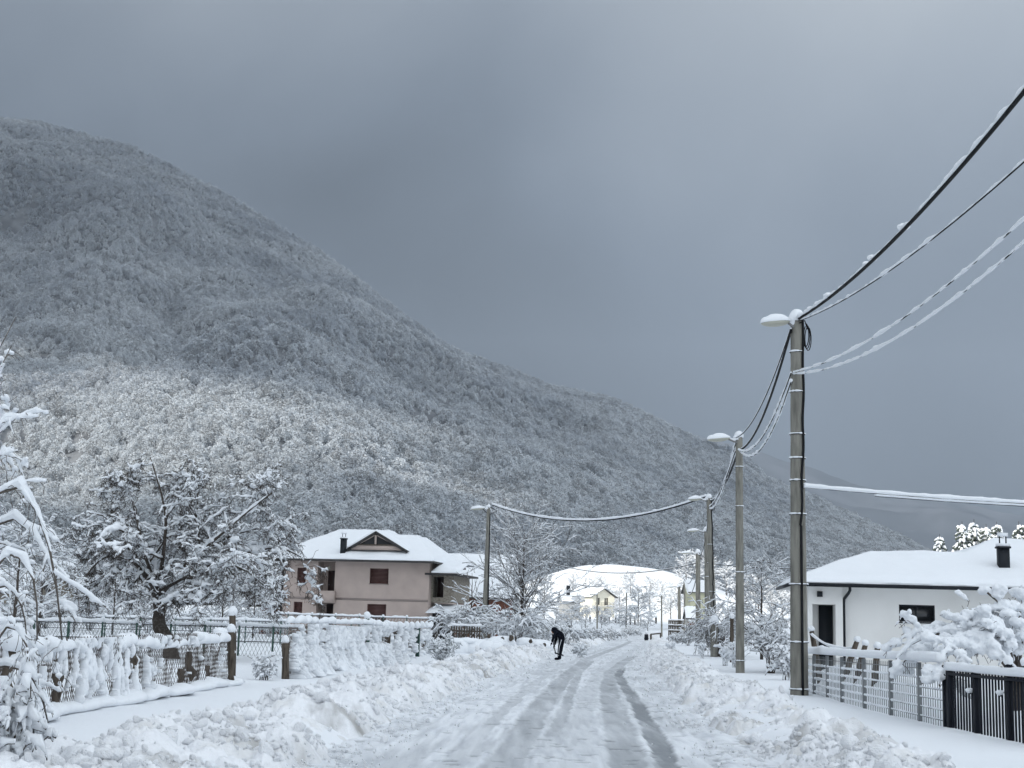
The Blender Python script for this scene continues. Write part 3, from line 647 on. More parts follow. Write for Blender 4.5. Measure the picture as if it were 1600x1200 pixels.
# big laden boughs of the tree at the left edge of the picture
d1 = 13.0; B1 = G(-45, d1); B1z = B1
def q1(px, py, dd=0.0): p = P(px, py, d1 + dd); return (p.x - B1.x, p.y - B1.y, p.z - B1.z)
L1 = [([q1(-42, 1010), q1(-30, 820), q1(-5, 725), q1(35, 740), q1(62, 790), q1(80, 850), q1(92, 930), q1(97, 1000)], .028, .007),
      ([q1(-40, 1000, .3), q1(-35, 850, .3), q1(0, 785, .3), q1(40, 812, .3), q1(72, 850, .3), q1(90, 910, .3), q1(96, 975, .3)], .026, .006),
      ([q1(-44, 1060, -.4), q1(-30, 930, -.4), q1(0, 848, -.4), q1(30, 852, -.4), q1(52, 880, -.4), q1(60, 930, -.4), q1(58, 1000, -.4)], .024, .006),
      ([q1(-44, 1100, .2), q1(-20, 1040, .2), q1(15, 1036, .2), q1(48, 1048, .2), q1(66, 1085, .2), q1(75, 1130, .2)], .022, .007),
      ([q1(-44, 1000, .8), q1(-38, 800, .8), q1(-20, 660, .8), q1(10, 640, .8), q1(40, 655, .8), q1(60, 652, .8)], .02, .004),
      ([q1(-44, 1000, .8), q1(-34, 780, 1.), q1(-20, 600, 1.), q1(0, 510, 1.), q1(25, 495, 1.)], .018, .004),
      ([q1(-42, 900, .8), q1(-30, 720, .9), q1(-5, 690, .9), q1(15, 720, .9), q1(12, 770, .9)], .016, .004),
      ([q1(-44, 1180, -.2), q1(-20, 1090, -.2), q1(5, 1075, -.2), q1(22, 1105, -.2), q1(26, 1160, -.2)], .04, .02),
      ([q1(-42, 950, .5), q1(-30, 760, .6), q1(-10, 700, .6), q1(10, 690, .7), q1(35, 715, .7), q1(42, 760, .7)], .016, .004),
      ([q1(-42, 1000, 1.2), q1(-25, 880, 1.2), q1(5, 840, 1.3), q1(35, 860, 1.3), q1(55, 910, 1.3)], .016, .004),
      ([q1(-42, 1000, .2), q1(-25, 930, .1), q1(0, 905, 0), q1(25, 920, 0), q1(40, 960, 0), q1(42, 1000, 0)], .018, .005),
      ([q1(-42, 900, 1.5), q1(-20, 640, 1.5), q1(0, 560, 1.5), q1(18, 540, 1.5)], .014, .004),
      ([q1(-42, 900, 1.1), q1(-20, 700, 1.1), q1(10, 655, 1.1), q1(55, 640, 1.1)], .014, .004),
      ([q1(-44, 1150, -.6), q1(-15, 1010, -.6), q1(10, 960, -.6), q1(35, 975, -.6), q1(50, 1030, -.6), q1(48, 1090, -.6)], .018, .005)]
make_tree('plum_tree', 'near tree at the left edge with boughs arched over by thick cushions of snow', 'tree', B1,
          [q1(-48, 1260), q1(-46, 1150), q1(-44, 1050), q1(-42, 980)], [.10, .09, .07, .05],
          [lv(6, .24, .8, -.6, .4, K=6, tr=(.3, 1.), rr=.35, snowp=.7), lv(5, .5, .8, -.9, .5, K=5, tr=(.1, 1.), snowp=.35)], (.022, .9, .9, .0028), 15, limbs=L1, sides=(7, 5, 4), snowS=7, clump=(1, .030, .009, .06, .012))
bush('leaning_shrub', 'snow smothered shrub with gnarled dark stems in the bottom left corner', 8, 12.6, 150, 120, 16, droop=-.9, nst=8, snow=(.045, 1.0, .95, .006), mats=('bark', 'bark'), nn=(5, 4))

# laden tree leaning over the black gate on the right
d2 = 24.0; B2 = G(1590, d2)
def q2(px, py, dd=0.0): p = P(px, py, d2 + dd); return (p.x - B2.x, p.y - B2.y, p.z - B2.z)
L2 = [([q2(1585, 1060), q2(1545, 1000, -.3), q2(1500, 1000, -.9), q2(1470, 1022, -1.4), q2(1462, 1050, -1.7), q2(1468, 1072, -1.9)], .04, .014),
      ([q2(1585, 1060, .3), q2(1540, 995, .3), q2(1495, 985, .2), q2(1450, 992, .1), q2(1415, 1008, 0), q2(1400, 1030, 0)], .04, .01),
      ([q2(1585, 1055, .5), q2(1545, 990, .6), q2(1510, 978, .8), q2(1475, 975, .9), q2(1450, 985, 1.), q2(1425, 1005, 1.)], .035, .01),
      ([q2(1590, 1040), q2(1582, 970), q2(1560, 938), q2(1543, 926)], .035, .02),
      ([q2(1590, 1040, .5), q2(1590, 960, .5), q2(1600, 940, .5), q2(1630, 935, .5)], .035, .02),
      ([q2(1586, 1050, -.3), q2(1560, 1000, -.5), q2(1535, 985, -.8), q2(1515, 995, -1.), q2(1505, 1020, -1.1)], .03, .01),
      ([q2(1586, 1050, -.3), q2(1575, 1000, -.6), q2(1562, 980, -.9), q2(1550, 992, -1.1), q2(1545, 1025, -1.2)], .03, .01),
      ([q2(1590, 1050, .2), q2(1575, 985, .2), q2(1545, 960, .2), q2(1520, 958, .2), q2(1500, 975, .2)], .03, .01),
      ([q2(1588, 1050, .8), q2(1530, 1000, .8), q2(1470, 985, .8), q2(1430, 1010, .8), q2(1412, 1035, .8)], .03, .01),
      ([q2(1592, 1050, -.2), q2(1598, 990, -.4), q2(1612, 980, -.6), q2(1630, 1010, -.7)], .03, .01)]
make_tree('laden_tree', 'low tree bowed over the black gate with heavy lumps of snow on every branch', 'tree', B2,
          [q2(1590, 1110), q2(1589, 1085), q2(1588, 1060), q2(1590, 1035)], [.10, .09, .08, .06],
          [lv(9, .30, .9, -.35, .4, K=6, tr=(.2, 1.), rr=.4), lv(6, .55, .8, -.8, .5, K=5, tr=(.1, 1.), snowp=.6)], (.036, .8, .95, .005), 25, limbs=L2, sides=(6, 4, 3), snowS=7, clump=(5, .088, .015, .09, .055))

# single trees and shrubs of the middle distance
small_tree('fan_tree', 'tall bare tree with fanned frosty branches just behind the grey street light pole', 815, 98, 178, 165, 31, n1=44, dens=1.3, droop=-.04, snow=(.026, .7, .9, .012), mats=('bark', 'twig'), ang=.95)
bush('hazel_bush', 'big snow laden bush in front of the taupe house, left of the street light pole', 720, 84, 72, 115, 32, nst=14, snow=(.045, .8, .95, .014))
bush('hazel_bush', 'arching snow laden bush right of the street light pole, its sprays hanging to the right', 805, 82, 70, 125, 33, nst=15, snow=(.045, .8, .95, .013))
bush('hazel_bush', 'low rounded bush under snow just behind the shovelling person', 880, 92, 36, 90, 34, nst=12, snow=(.05, .8, .95, .014))
small_tree('young_tree', 'thin young tree with bare upright shoots before the red brick barn', 735, 88, 112, 70, 35, n1=7, dens=.8, droop=.3, lev=2, snow=(.018, .6, .6, .012))
bush('juniper', 'small dark stemmed conifer alone at the edge of the left snow bank', 692, 44.5, 52, 52, 36, droop=.2, nst=12, snow=(.030, .9, .9, .007), mats=('needle', 'needle'), nn=(8, 6))
small_tree('weeping_tree', 'broad weeping tree heavy with frost behind the second street light pole', 1190, 66, 150, 135, 37, n1=30, dens=1.1, droop=-.55, snow=(.022, .7, .9, .009), ang=1.0, up=.3)
bush('weeping_shrub', 'drooping frosted shrub spilling towards the road before the weeping tree', 1125, 72, 100, 115, 38, droop=-1.5, nst=18, snow=(.024, .7, .9, .010), nn=(8, 6))
bush('garden_shrub', 'leggy garden shrub under clotted snow between the first two poles', 1205, 47.5, 90, 85, 39, droop=-.1, nst=11, snow=(.038, .9, .9, .010), mats=('bark', 'bark'))
bush('garden_shrub', 'tangled shrub with dark stems at the foot of the first pole', 1228, 40, 62, 50, 40, droop=-.4, nst=9, snow=(.045, .9, .9, .010), mats=('bark', 'bark'))
for k, (px, d, hp, wp, lb) in enumerate(((1133, 57, 42, 34, 'clump of thick upright stems capped with snow, left of the second pole'), (1148, 55, 38, 26, 'short snow capped stems close against the second pole'),
                                         (1097, 66, 26, 26, 'small dark evergreen bump poking through the right hand snow'), (1050, 78, 16, 22, 'tiny dark bush beside the far bend of the road'))):
    bush('yucca', lb, px, d, hp, wp, 41 + k, droop=.1, nst=9, snow=(.055, .9, .95, .012), mats=('bark', 'bark'), nn=(2, 2), lev=1)
bush('juniper', 'low dark juniper half buried in snow right of the shovelling person', 905, 72, 26, 34, 46, droop=-.2, nst=10, snow=(.05, .9, .9, .01), mats=('needle', 'needle'), nn=(5, 4))
bush('buried_bush', 'little rounded bush on a stick under snow between the two wooden fence posts', 412, 30.5, 42, 34, 47, droop=-1.2, nst=10, snow=(.03, .9, .9, .005), nn=(5, 4))
for k, (px, d, hp, lb) in enumerate(((120, 25, 26, 'grass stalks at the foot of the net fence'), (160, 26, 30, 'dry weed stalks in front of the net fence'))):
    pass
for k, (px, d, hp, wp, lb) in enumerate(((893, 120, 22, 60, 'low snowy scrub behind the low dark juniper'), (925, 135, 20, 62, 'low snowy scrub left of the far bend'), (958, 150, 18, 60, 'low snowy scrub at the foot of the far fence'), (985, 190, 14, 44, 'flat snowy scrub right where the road disappears'),
                                          (845, 105, 30, 70, 'frosted scrub behind the log heap'), (1075, 110, 26, 50, 'frosted scrub under the brown board'), (1100, 90, 34, 44, 'frosted scrub at the foot of the leaning third pole'), (1058, 120, 16, 40, 'small snowy scrub right of the far barrier'))):
    bush('roadside_scrub', lb, px, d, hp, wp, 300 + k, nst=12, snow=(.045, .8, .95, .016), group='scrub along the far road', nn=(6, 5))
# orchard and hedge behind the chain link fences
orch = [(60, 72, 150, 150, 'frosted fruit tree farthest left behind the wire fences'), (20, 62, 190, 150, 'frosted fruit tree at the left margin, tallest of the orchard'),
        (175, 82, 110, 130, 'frosted fruit tree left of the apple tree trunk'), (345, 74, 100, 130, 'frosted fruit tree right of the apple tree trunk'), (395, 84, 92, 90, 'small frosted tree next to the taupe house wall'), (115, 90, 100, 120, 'pale frosted tree half way between apple tree and left margin')]
for k, (px, d, hp, wp, lb) in enumerate(orch):
    small_tree('orchard_tree', lb, px, d, hp, wp, 50 + k, n1=20, droop=-.3, snow=(.032, .8, .95, .012), mats=('bark', 'twigl'), ang=.95, group='orchard trees behind the wire fences')
# hedge bushes across the far side of the meadow
r = np.random.default_rng(77)
hb = [(300, 92, 46, 80, 'snowy bush under the apple crown'), (230, 96, 50, 90, 'snowy bush behind the apple trunk'), (140, 98, 52, 90, 'snowy bush low behind the second wire fence'), (70, 100, 56, 90, 'snowy bush before the yellow gable'), (420, 96, 42, 60, 'snowy bush beside the corner of the taupe house'), (15, 84, 60, 90, 'snowy bush low at the left margin')]
for k, (px, d, hp, wp, lb) in enumerate(hb):
    bush('hedge_bush', lb, px, d, hp, wp, 60 + k, nst=12, snow=(.05, .8, .95, .016), mats=('twigl', 'twigl'), group='hedge bushes behind the meadow')

# trees round the far end of the road, some of them in the sun
def far_proto(seed, h, w, droop, dens=1.0, up=.12): return small_tree('far_tree', 'x', 0, 2200, h, w, seed, base=(0, 0, 0), n1=22, droop=droop, snow=(.085, .5, .95, .03), mats=('bark', 'twigl'), lev=3, dens=dens, ang=.85, up=up)
fp = [far_proto(81, 9, 8, -.3), far_proto(82, 10, 7, -.05), far_proto(83, 7, 8, -.6), far_proto(84, 12, 8, .1)]
FT = [(905, 330, 34, 2, 'snowy tree left of the cream house'), (925, 470, 52, 0, 'round frosted tree rising behind the cream house roof'), (948, 480, 44, 2, 'lower frosted tree behind the cream house gable'), (968, 400, 46, 1, 'frosted tree right of the cream house gable'),
      (997, 300, 62, 0, 'dark stemmed tree in the middle of the far orchard'), (1015, 420, 60, 3, 'tall pale tree behind the far orchard'), (1034, 430, 52, 1, 'pale tree left of the thin far pole'), (1048, 380, 44, 2, 'low frosted tree behind the brown board'), (978, 260, 34, 2, 'small fruit tree right of the far street light'),
      (1012, 240, 26, 2, 'smallest fruit tree by the far fence'), (940, 250, 30, 2, 'fruit tree before the cream house balcony'), (915, 235, 30, 0, 'fruit tree before the cream house side wall'), (893, 200, 36, 2, 'bushy tree under the small dark chimney'), (868, 170, 40, 0, 'bushy frosted tree behind the fan shaped tree'),
      (1072, 560, 52, 1, 'sunlit tree left of the pole cluster'), (1090, 580, 50, 0, 'sunlit tree behind the pole cluster'), (1112, 600, 46, 3, 'sunlit tree right of the pole cluster'), (1135, 560, 50, 0, 'sunlit tree left of the second pole'), (1185, 480, 60, 3, 'sunlit crown rising between the two nearest poles'), (1205, 460, 54, 1, 'sunlit crown left of the first pole'), (1222, 470, 46, 0, 'sunlit crown touching the first pole'),
      (1275, 440, 52, 0, 'sunlit crown just right of the first pole'), (1292, 450, 44, 2, 'sunlit crown at the low end of the white bungalow roof'), (1160, 520, 40, 2, 'pale crown behind the second pole'), (850, 300, 70, 3, 'frosted tree behind the fan shaped tree on its right'), (790, 260, 60, 1, 'frosted tree behind the brick barn'),
      (958, 330, 26, 2, 'low bush like tree below the cream gable'), (985, 520, 40, 0, 'tree at the foot of the white field'), (1058, 500, 36, 2, 'tree at the right foot of the white field'), (895, 520, 40, 1, 'tree at the left foot of the white field'), (1240, 500, 48, 2, 'pale crown directly behind the first pole'), (1110, 300, 40, 0, 'frosted tree behind the weeping shrub')]
Hs = [9, 10, 7, 12]; used = set()
for k, (px, d, hp, kd, lb) in enumerate(FT):
    b0 = G(px, d, -.1); h = hp * scale_at(d); sc1 = h / Hs[kd]
    if kd not in used:
        o = fp[kd]; used.add(kd); o.location = b0; o.scale = (sc1,) * 3; o['label'] = lb; o['group'] = 'trees at the far end of the road'
    else: o = dup(fp[kd], b0, r.uniform(0, 6), sc1, lb, 'trees at the far end of the road')
# wood edge at the foot of the mountain on the left, behind the houses
r = np.random.default_rng(91)
pts = []; scl = []
for i in range(2600):
    y_ = r.uniform(395, 560); s__ = r.uniform(-.40, .16 if y_ > 480 else -.06); x_ = s__ * y_
    if -45 < x_ < 130 and y_ < 640 and s__ > -.03: continue
    pts.append((x_, y_, gz(x_, y_) - .2)); scl.append(r.uniform(.55, 1.0))
scatter('wood_edge', pts, scl, protos, None, 'snowy wood along the foot of the mountain behind the houses', 'forest', 13, .06)

# pines on the rise behind the bungalow
def pine(px, d, hp, seed, label, first=None):
    B_ = G(px, d); 
    if first is not None: return dup(first, B_, seed * 1.3, (hp + 22) * scale_at(d) / first['h0'], label, 'pines behind the bungalow')
    h = (hp + 22) * scale_at(d); rng = np.random.default_rng(seed); mc, ms, mt = MB(), MB(), MB(); o = thing('pine_tree', label, 'tree', B_, 0, 'pines behind the bungalow'); o['h0'] = h
    mt.tube([(0, 0, -.2), (0, 0, h * .5), (0, 0, h)], [.2, .14, .03], 6)
    for k in range(22):
        zz = h * (.16 + .82 * k / 22); rr = h * .23 * (1.08 - (zz / h)) + .25
        for j in range(9):
            a = rng.uniform(0, 6.28); rj = rr * rng.uniform(.7, 1.15); e_ = np.array([math.cos(a) * rj, math.sin(a) * rj, zz - .25 * rj + rng.uniform(-.2, .2)])
            P_ = np.linspace((0, 0, zz), e_, 5); P_[:, 2] += np.array([0, .12, .15, .08, -.12]) * rj * .6
            mc.tubes(P_[None], np.linspace(.05, .16, 5)[None] * rng.uniform(.8, 1.6), 4); add_snow(ms, P_[None], np.linspace(.05, .16, 5)[None], .16, .5, rng, 5, gap=.3)
    mt.build('trunk', M['bark'], o, local=True); mc.build('crown', M['needle'], o, local=True); ms.build('snow_cover', M['snow_soft'], o, smooth=True, local=True); return o
p0 = pine(1508, 190, 165, 3, 'snowy pine at the left end of the pine row behind the bungalow roof')
for k, (px, d, hp, lb) in enumerate(((1527, 195, 168, 'second pine from the left behind the bungalow roof'), (1546, 190, 162, 'bushy pine left of the gap in the pine row'), (1563, 192, 166, 'snowy pine above the bungalow chimney'), (1598, 188, 168, 'snowy pine at the right margin'), (1472, 230, 140, 'lone snow whitened spire just above the bungalow ridge'))):
    pine(px, d, hp, 4 + k, lb, p0)

# ------------------------------------------------------------------ houses
def wallq(mb, M_, w, h, ops, depth=.22, z0=0.0):
    """front wall in the local x-z plane (facing -y) of width w, from z0 to h, with recessed openings (x0,x1,z0,z1)"""
    xs = sorted({0, w, *[a for o in ops for a in o[:2]]}); zs = sorted({z0, h, *[a for o in ops for a in o[2:4]]}); m = np.array(M_)
    def add(v): v = np.array(v, float) @ m[:3, :3].T + m[:3, 3]; mb.add(v, Q=[(0, 1, 2, 3)])
    for i in range(len(xs) - 1):
        for j in range(len(zs) - 1):
            cx, cz = (xs[i] + xs[i + 1]) / 2, (zs[j] + zs[j + 1]) / 2
            if any(o[0] < cx < o[1] and o[2] < cz < o[3] for o in ops): continue
            add([(xs[i], 0, zs[j]), (xs[i + 1], 0, zs[j]), (xs[i + 1], 0, zs[j + 1]), (xs[i], 0, zs[j + 1])])
    for o in ops:
        a, b_, c, d = o[:4]; D = o[4] if len(o) > 4 else depth
        add([(a, 0, c), (a, D, c), (a, D, d), (a, 0, d)]); add([(b_, 0, c), (b_, 0, d), (b_, D, d), (b_, D, c)])
        add([(a, 0, d), (a, D, d), (b_, D, d), (b_, 0, d)]); add([(a, 0, c), (b_, 0, c), (b_, D, c), (a, D, c)])
        if len(o) > 5: add([(a, D, c), (b_, D, c), (b_, D, d), (a, D, d)])
def frame(loc, a): return Matrix.Translation(loc) @ Matrix.Rotation(a, 4, 'Z')
def roof_sheet(F, u0, u1, v0, v1, hfun, name, mat_, parent, n=(70, 50), th=.28, seed=0, skirt=.25, amp=.05, edge=.35):
    """a cushion of snow over a roof: hfun(u,v) is the bare roof height"""
    u = np.linspace(u0, u1, n[0]); v = np.linspace(v0, v1, n[1]); U, V = np.meshgrid(u, v, indexing='ij')
    ed = np.minimum(np.minimum(U - u0, u1 - U), np.minimum(V - v0, v1 - V)); t_ = th * np.sqrt(np.clip(ed / edge + .12, 0, 1))
    Z = hfun(U, V) + t_ * (1 + .25 * fbm(U / 1.3, V / 1.3, 3, seed)) + amp * fbm(U / 2.5, V / 2.5, 3, seed + 3)
    wob = .06 * fbm(U / .7, V / .7, 3, seed + 5)
    U2 = U + np.where((U == u0) | (U == u1), wob, 0); V2 = V + np.where((V == v0) | (V == v1), wob, 0)
    mb = MB(); p = np.stack([U2, V2, Z], -1).reshape(-1, 3); m = np.array(F); p = p @ m[:3, :3].T + m[:3, 3]
    G3 = p.reshape(n[0], n[1], 3); mb.grid(G3[..., 0], G3[..., 1], G3[..., 2], flip=True)
    b0 = hfun(U, V) + .012; pb = np.stack([U, V, b0], -1).reshape(-1, 3) @ m[:3, :3].T + m[:3, 3]; H3 = pb.reshape(n[0], n[1], 3)
    for sl in ((slice(None), 0), (slice(None), -1), (0, slice(None)), (-1, slice(None))):
        A, B_ = G3[sl], H3[sl]; k = len(A); i = np.arange(k - 1); mb.add(np.concatenate([A, B_]), Q=np.stack([i, i + 1, i + 1 + k, i + k], -1))
    return mb.build(name, mat_, parent, smooth=True)
def slab(F, u0, u1, v0, v1, hfun, name, mat_, parent, th=.14, n=24):
    """the roof structure below the snow"""
    u = np.linspace(u0, u1, n); v = np.linspace(v0, v1, n); U, V = np.meshgrid(u, v, indexing='ij'); m = np.array(F); mb = MB(); g = []
    for dz in (0, -th): g.append((np.stack([U, V, hfun(U, V) + dz], -1).reshape(-1, 3) @ m[:3, :3].T + m[:3, 3]).reshape(n, n, 3))
    mb.grid(g[0][..., 0], g[0][..., 1], g[0][..., 2], flip=True); mb.grid(g[1][..., 0], g[1][..., 1], g[1][..., 2])
    for sl in ((slice(None), 0), (slice(None), -1), (0, slice(None)), (-1, slice(None))):
        A, B_ = g[0][sl], g[1][sl]; k = len(A); i = np.arange(k - 1); mb.add(np.concatenate([A, B_]), Q=np.stack([i, i + 1, i + 1 + k, i + k], -1))
    return mb.build(name, mat_, parent)
def lbox(name, F, lo, hi, mat_, parent): return MB().box(lo, hi, F).build(name, mat_, parent)
def chimney(F, u, v, z0, z1, w, parent, mat_='gutter'):
    ch = lbox('chimney', F, (u - w, v - w, z0), (u + w, v + w, z1), M[mat_], parent)
    b = MB(); b.box((u - w * 1.25, v - w * 1.25, z1), (u + w * 1.25, v + w * 1.25, z1 + .06), F); b.build('cap', M[mat_], ch)
    MB().box((u - w * 1.1, v - w * 1.1, z1 + .062), (u + w * 1.1, v + w * 1.1, z1 + .16), F).build('snow_cap', M['snow_soft'], ch)
    b = MB(); p = lambda *q: tuple((F @ Vector(q)))
    b.tube([p(u - w * .6, v, z1 + .05), p(u - w * .6, v, z1 + .42), p(u + w * .6, v, z1 + .42), p(u + w * .6, v, z1 + .05)], .025, 6); b.build('cowl', M[mat_], ch)
    MB().box((u - w * .9, v - w * .5, z1 + .40), (u + w * .9, v + w * .5, z1 + .52), F).build('cowl_snow', M['snow_soft'], ch)

# --- taupe two storey house
dH = 109.0; kx = dH / FPX; c0 = XZ(438, dH, 0.3); F1 = frame((c0.x, c0.y, 0), math.radians(-10)); HW = 11.45; HD = 10.0; EV = 5.95
h1 = thing('taupe_house', 'two storey taupe house with brown shutters, hipped snowy roof and a small gable', 'house', (c0.x, c0.y, 0), math.radians(-10))
def U(px): return (px - 445) / 20.2
def Zp(py, px): return 1.65 + (965.5 - 3 + (px - 560) * .028 - py) / 20.2 * 1.0
ops = [(U(467), U(481), Zp(909, 474), Zp(886, 474)), (U(464), U(478), Zp(958, 471), Zp(938, 471)), (U(500), U(527.5), .9, Zp(958, 513) + 1.25, 1.5, 1), (U(500), U(527.5), Zp(931, 513), EV - .12, 1.5, 1),
       (U(583), U(612.5), Zp(911, 598), Zp(888, 598)), (U(581), U(611), Zp(970, 596) - .2, Zp(942, 596))]
mb = MB(); wallq(mb, F1, HW, EV, ops)
wallq(mb, F1 @ Matrix.Translation((0, HD, 0)) @ Matrix.Rotation(-math.pi / 2, 4, 'Z'), HD, EV, [(2.2, 3.6, 3.9, 5.1)])
wallq(mb, F1 @ Matrix.Translation((HW, 0, 0)) @ Matrix.Rotation(math.pi / 2, 4, 'Z'), HD, EV, [])
wallq(mb, F1 @ Matrix.Translation((HW, HD, 0)) @ Matrix.Rotation(math.pi, 4, 'Z'), HW, EV, [])
mb.build('wall', M['pink'], h1)
bd = 2.97
b = MB()
for a, c in ((0.0, U(499)), (U(529), HW)): b.box((a + .01, -.03, bd), (c - .01, 0.05, bd + .16), F1)
b.build('floor_band', M['taupe'], h1)
for i, (a, c, d, e_) in enumerate([ops[0][:4], ops[1][:4], ops[4][:4], ops[5][:4]]):
    f_ = MB(); t = .07
    for lo, hi in (((a, .10, d), (a + t, .18, e_)), ((c - t, .10, d), (c, .18, e_)), ((a + t, .10, e_ - t), (c - t, .18, e_)), ((a + t, .10, d), (c - t, .18, d + t))): f_.box(lo, hi, F1)
    wnd = f_.build('window', M['shutter'], h1); s_ = MB(); nsl = int((e_ - d - .2) / .09)
    for k in range(nsl):
        z_ = d + t + k * (e_ - d - 2 * t) / nsl; s_.obox(F1 @ Vector(((a + c) / 2, .145, z_ + .04)), F1.to_3x3() @ Vector(((c - a) / 2 - t, 0, 0)), F1.to_3x3() @ Vector((0, .012, .0)), F1.to_3x3() @ Vector((0, .006, .036)))
    s_.build('shutter', M['shutter'], wnd)
    lbox('sill', F1, (a - .05, -.05, d - .06), (c + .05, .02, d - .004), M['taupe'], wnd)
# balcony in the upper recess, doors in both
lbox('balcony', F1, (U(499), -.55, 2.72), (U(530.5), -.42, 3.62), M['pink'], h1); lbox('balcony_floor', F1, (U(499), -.419, 2.72), (U(530.5), -.002, 2.88), M['pink'], h1)
for u_ in (U(499), U(530.5) - .12): lbox('balcony_side', F1, (u_, -.419, 2.881), (u_ + .12, -.002, 3.62), M['pink'], h1)
for z0_, z1_ in ((.4, 2.65), (3.1, 5.2)):
    dr = lbox('door', F1, (U(508), 1.44, z0_), (U(526), 1.49, z1_), M['darkdoor'], h1)
    lbox('handle', F1, (U(509.5), 1.40, (z0_ + z1_) / 2 - .08), (U(510.5), 1.436, (z0_ + z1_) / 2 + .02), M['galv'], dr)
    b = MB(); b.tube([F1 @ Vector((U(514), .6, z1_ + .5)), F1 @ Vector((U(514), .6, z1_ + .32))], .015, 5); b.blob(F1 @ Vector((U(514), .6, z1_ + .2)), .13, 2, .05, 1); b.build('porch_lamp', M['lamp'], h1)
b = MB(); b.tube([F1 @ Vector((-.02, -.06, .2)), F1 @ Vector((-.02, -.06, EV))], .055, 8); b.build('downpipe', M['gutter'], h1)
lbox('side_bay', F1, (-.55, 1.2, 2.9), (-.02, 4.2, 5.7), M['taupe'], h1)
# roof
OV = .95; RU0, RU1, RV0, RV1 = -.9, HW + .55, -OV, HD + OV
def hipf(u0, u1, v0, v1, z0, s, cap=99.): return lambda u, v: z0 + np.minimum(s * np.minimum(np.minimum(u - u0, u1 - u), np.minimum(v - v0, v1 - v)), cap)
main_h = hipf(RU0 - .0, RU1, RV0, RV1, EV + .02, .46)
def house_h(u, v):
    z = EV + .02 + np.minimum(np.minimum(.46 * (v - RV0), .46 * (RV1 - v)), np.minimum(.62 * (u - RU0), .80 * (RU1 - u)))
    z = np.minimum(z, 8.35 - .45 * sstep(7.0, 7.6, u)); return z
slab(F1, RU0, RU1, RV0, RV1, house_h, 'eaves', M['fascia'], h1)
rf = roof_sheet(F1, RU0 + .02, RU1 - .02, RV0 + .02, RV1 - .02, house_h, 'roof', M['snow'], h1, n=(110, 80), th=.25, seed=2)
# front gable
gu0, gu1, gv = U(543), U(643), -.15; gz0 = Zp(860, 592) - .02; gzt = Zp(831, 588); gm = (gu0 + gu1) / 2 - .1
b = MB(); R3 = F1.to_3x3()
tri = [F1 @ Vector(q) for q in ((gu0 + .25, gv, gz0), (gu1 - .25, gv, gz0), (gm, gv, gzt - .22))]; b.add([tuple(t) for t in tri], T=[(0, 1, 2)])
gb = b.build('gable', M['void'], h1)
b = MB(); 
for (a_, c_) in (((gu0, gz0), (gm, gzt)), ((gm, gzt), (gu1, gz0))):
    A = Vector((a_[0], gv - .05, a_[1])); C_ = Vector((c_[0], gv - .05, c_[1])); dd = (C_ - A).normalized(); nn = Vector((-dd.z, 0, dd.x))
    for off, wd, mm in ((0, .10, 0),): b.obox(F1 @ ((A + C_) / 2 - nn * .1), R3 @ (dd * ((C_ - A).length / 2)), R3 @ Vector((0, .12, 0)), R3 @ (nn * .09))
b.build('gable_trim', M['fascia'], gb)
b = MB(); b.box((gu0 + .5, gv - .06, gz0 + .02), (gu1 - .5, gv - .01, gz0 + .36), F1); b.build('gable_board', M['pink'], gb)
b = MB(); b.box((gu0 + .9, gv - .09, gz0 + .365), (gu1 - .9, gv - .02, gz0 + .45), F1); b.build('gable_beam', M['wood'], gb)
b = MB(); b.box((gm - .07, gv - .10, gz0 + .455), (gm + .07, gv - .03, gzt - .3), F1)
for sg, e1 in ((-1, gu0), (1, gu1)):
    A = Vector((e1 - sg * 1.15, gv - .05, gz0 + .5)); C_ = Vector((gm + sg * .1, gv - .05, gzt - .33)); dd = (C_ - A).normalized(); nn = Vector((-dd.z, 0, dd.x)); b.obox(F1 @ ((A + C_) / 2), R3 @ (dd * ((C_ - A).length / 2)), R3 @ Vector((0, .03, 0)), R3 @ (nn * .035))
b.build('gable_mullion', M['pink'], gb)
def gab_h(u, v): return np.where(u < gm, gz0 + (gzt - gz0) * (u - gu0) / (gm - gu0), gzt - (gzt - gz0) * (u - gm) / (gu1 - gm)) - .0 * v
roof_sheet(F1, gu0, gu1, gv - .12, gv + 4.2, gab_h, 'gable_roof', M['snow'], gb, n=(40, 24), th=.16, seed=6, edge=.15, amp=.02)
chimney(F1, U(541), -.3, 6.2, Zp(843, 541), .20, h1)
# open annexe on the right end
AX0, AX1 = HW, HW + 1.75
b = MB(); wallq(b, F1 @ Matrix.Translation((HW + .005, .8, 0)), 1.75, 5.0, [(.12, .95, 3.35, 4.9, 1.3, 1)], z0=2.95); wallq(b, F1 @ Matrix.Translation((HW + 1.755, .8, 0)) @ Matrix.Rotation(math.pi / 2, 4, 'Z'), 6, 5.0, [], z0=2.95)
b.build('annexe_wall', M['stone'], h1)
lbox('annexe_door', F1, (HW + .2, 2.0, 3.1), (HW + .95, 2.08, 4.9), M['darkdoor'], h1)
lbox('annexe_eaves', F1, (HW - .3, -.2, 5.0), (HW + 2.3, 7.5, 5.14), M['fascia'], h1)
roof_sheet(F1, HW + .2, HW + 2.28, -.18, 7.4, lambda u, v: 5.142 + .22 * np.clip(v + .18, 0, 3.5), 'annexe_roof', M['snow'], h1, n=(24, 40), th=.3, seed=8)
lbox('annexe_shade_panel', F1, (HW + .01, 1.6, .1), (HW + 1.7, 1.7, 2.3), M['void'], h1)  # near-black sheet standing in for the shade under the lean-to
roof_sheet(F1, HW + .02, HW + 3.0, -.9, 2.0, lambda u, v: 2.15 + .22 * (v + .9), 'lean_to_roof', M['snow'], h1, n=(24, 20), th=.12, seed=9)
b = MB()
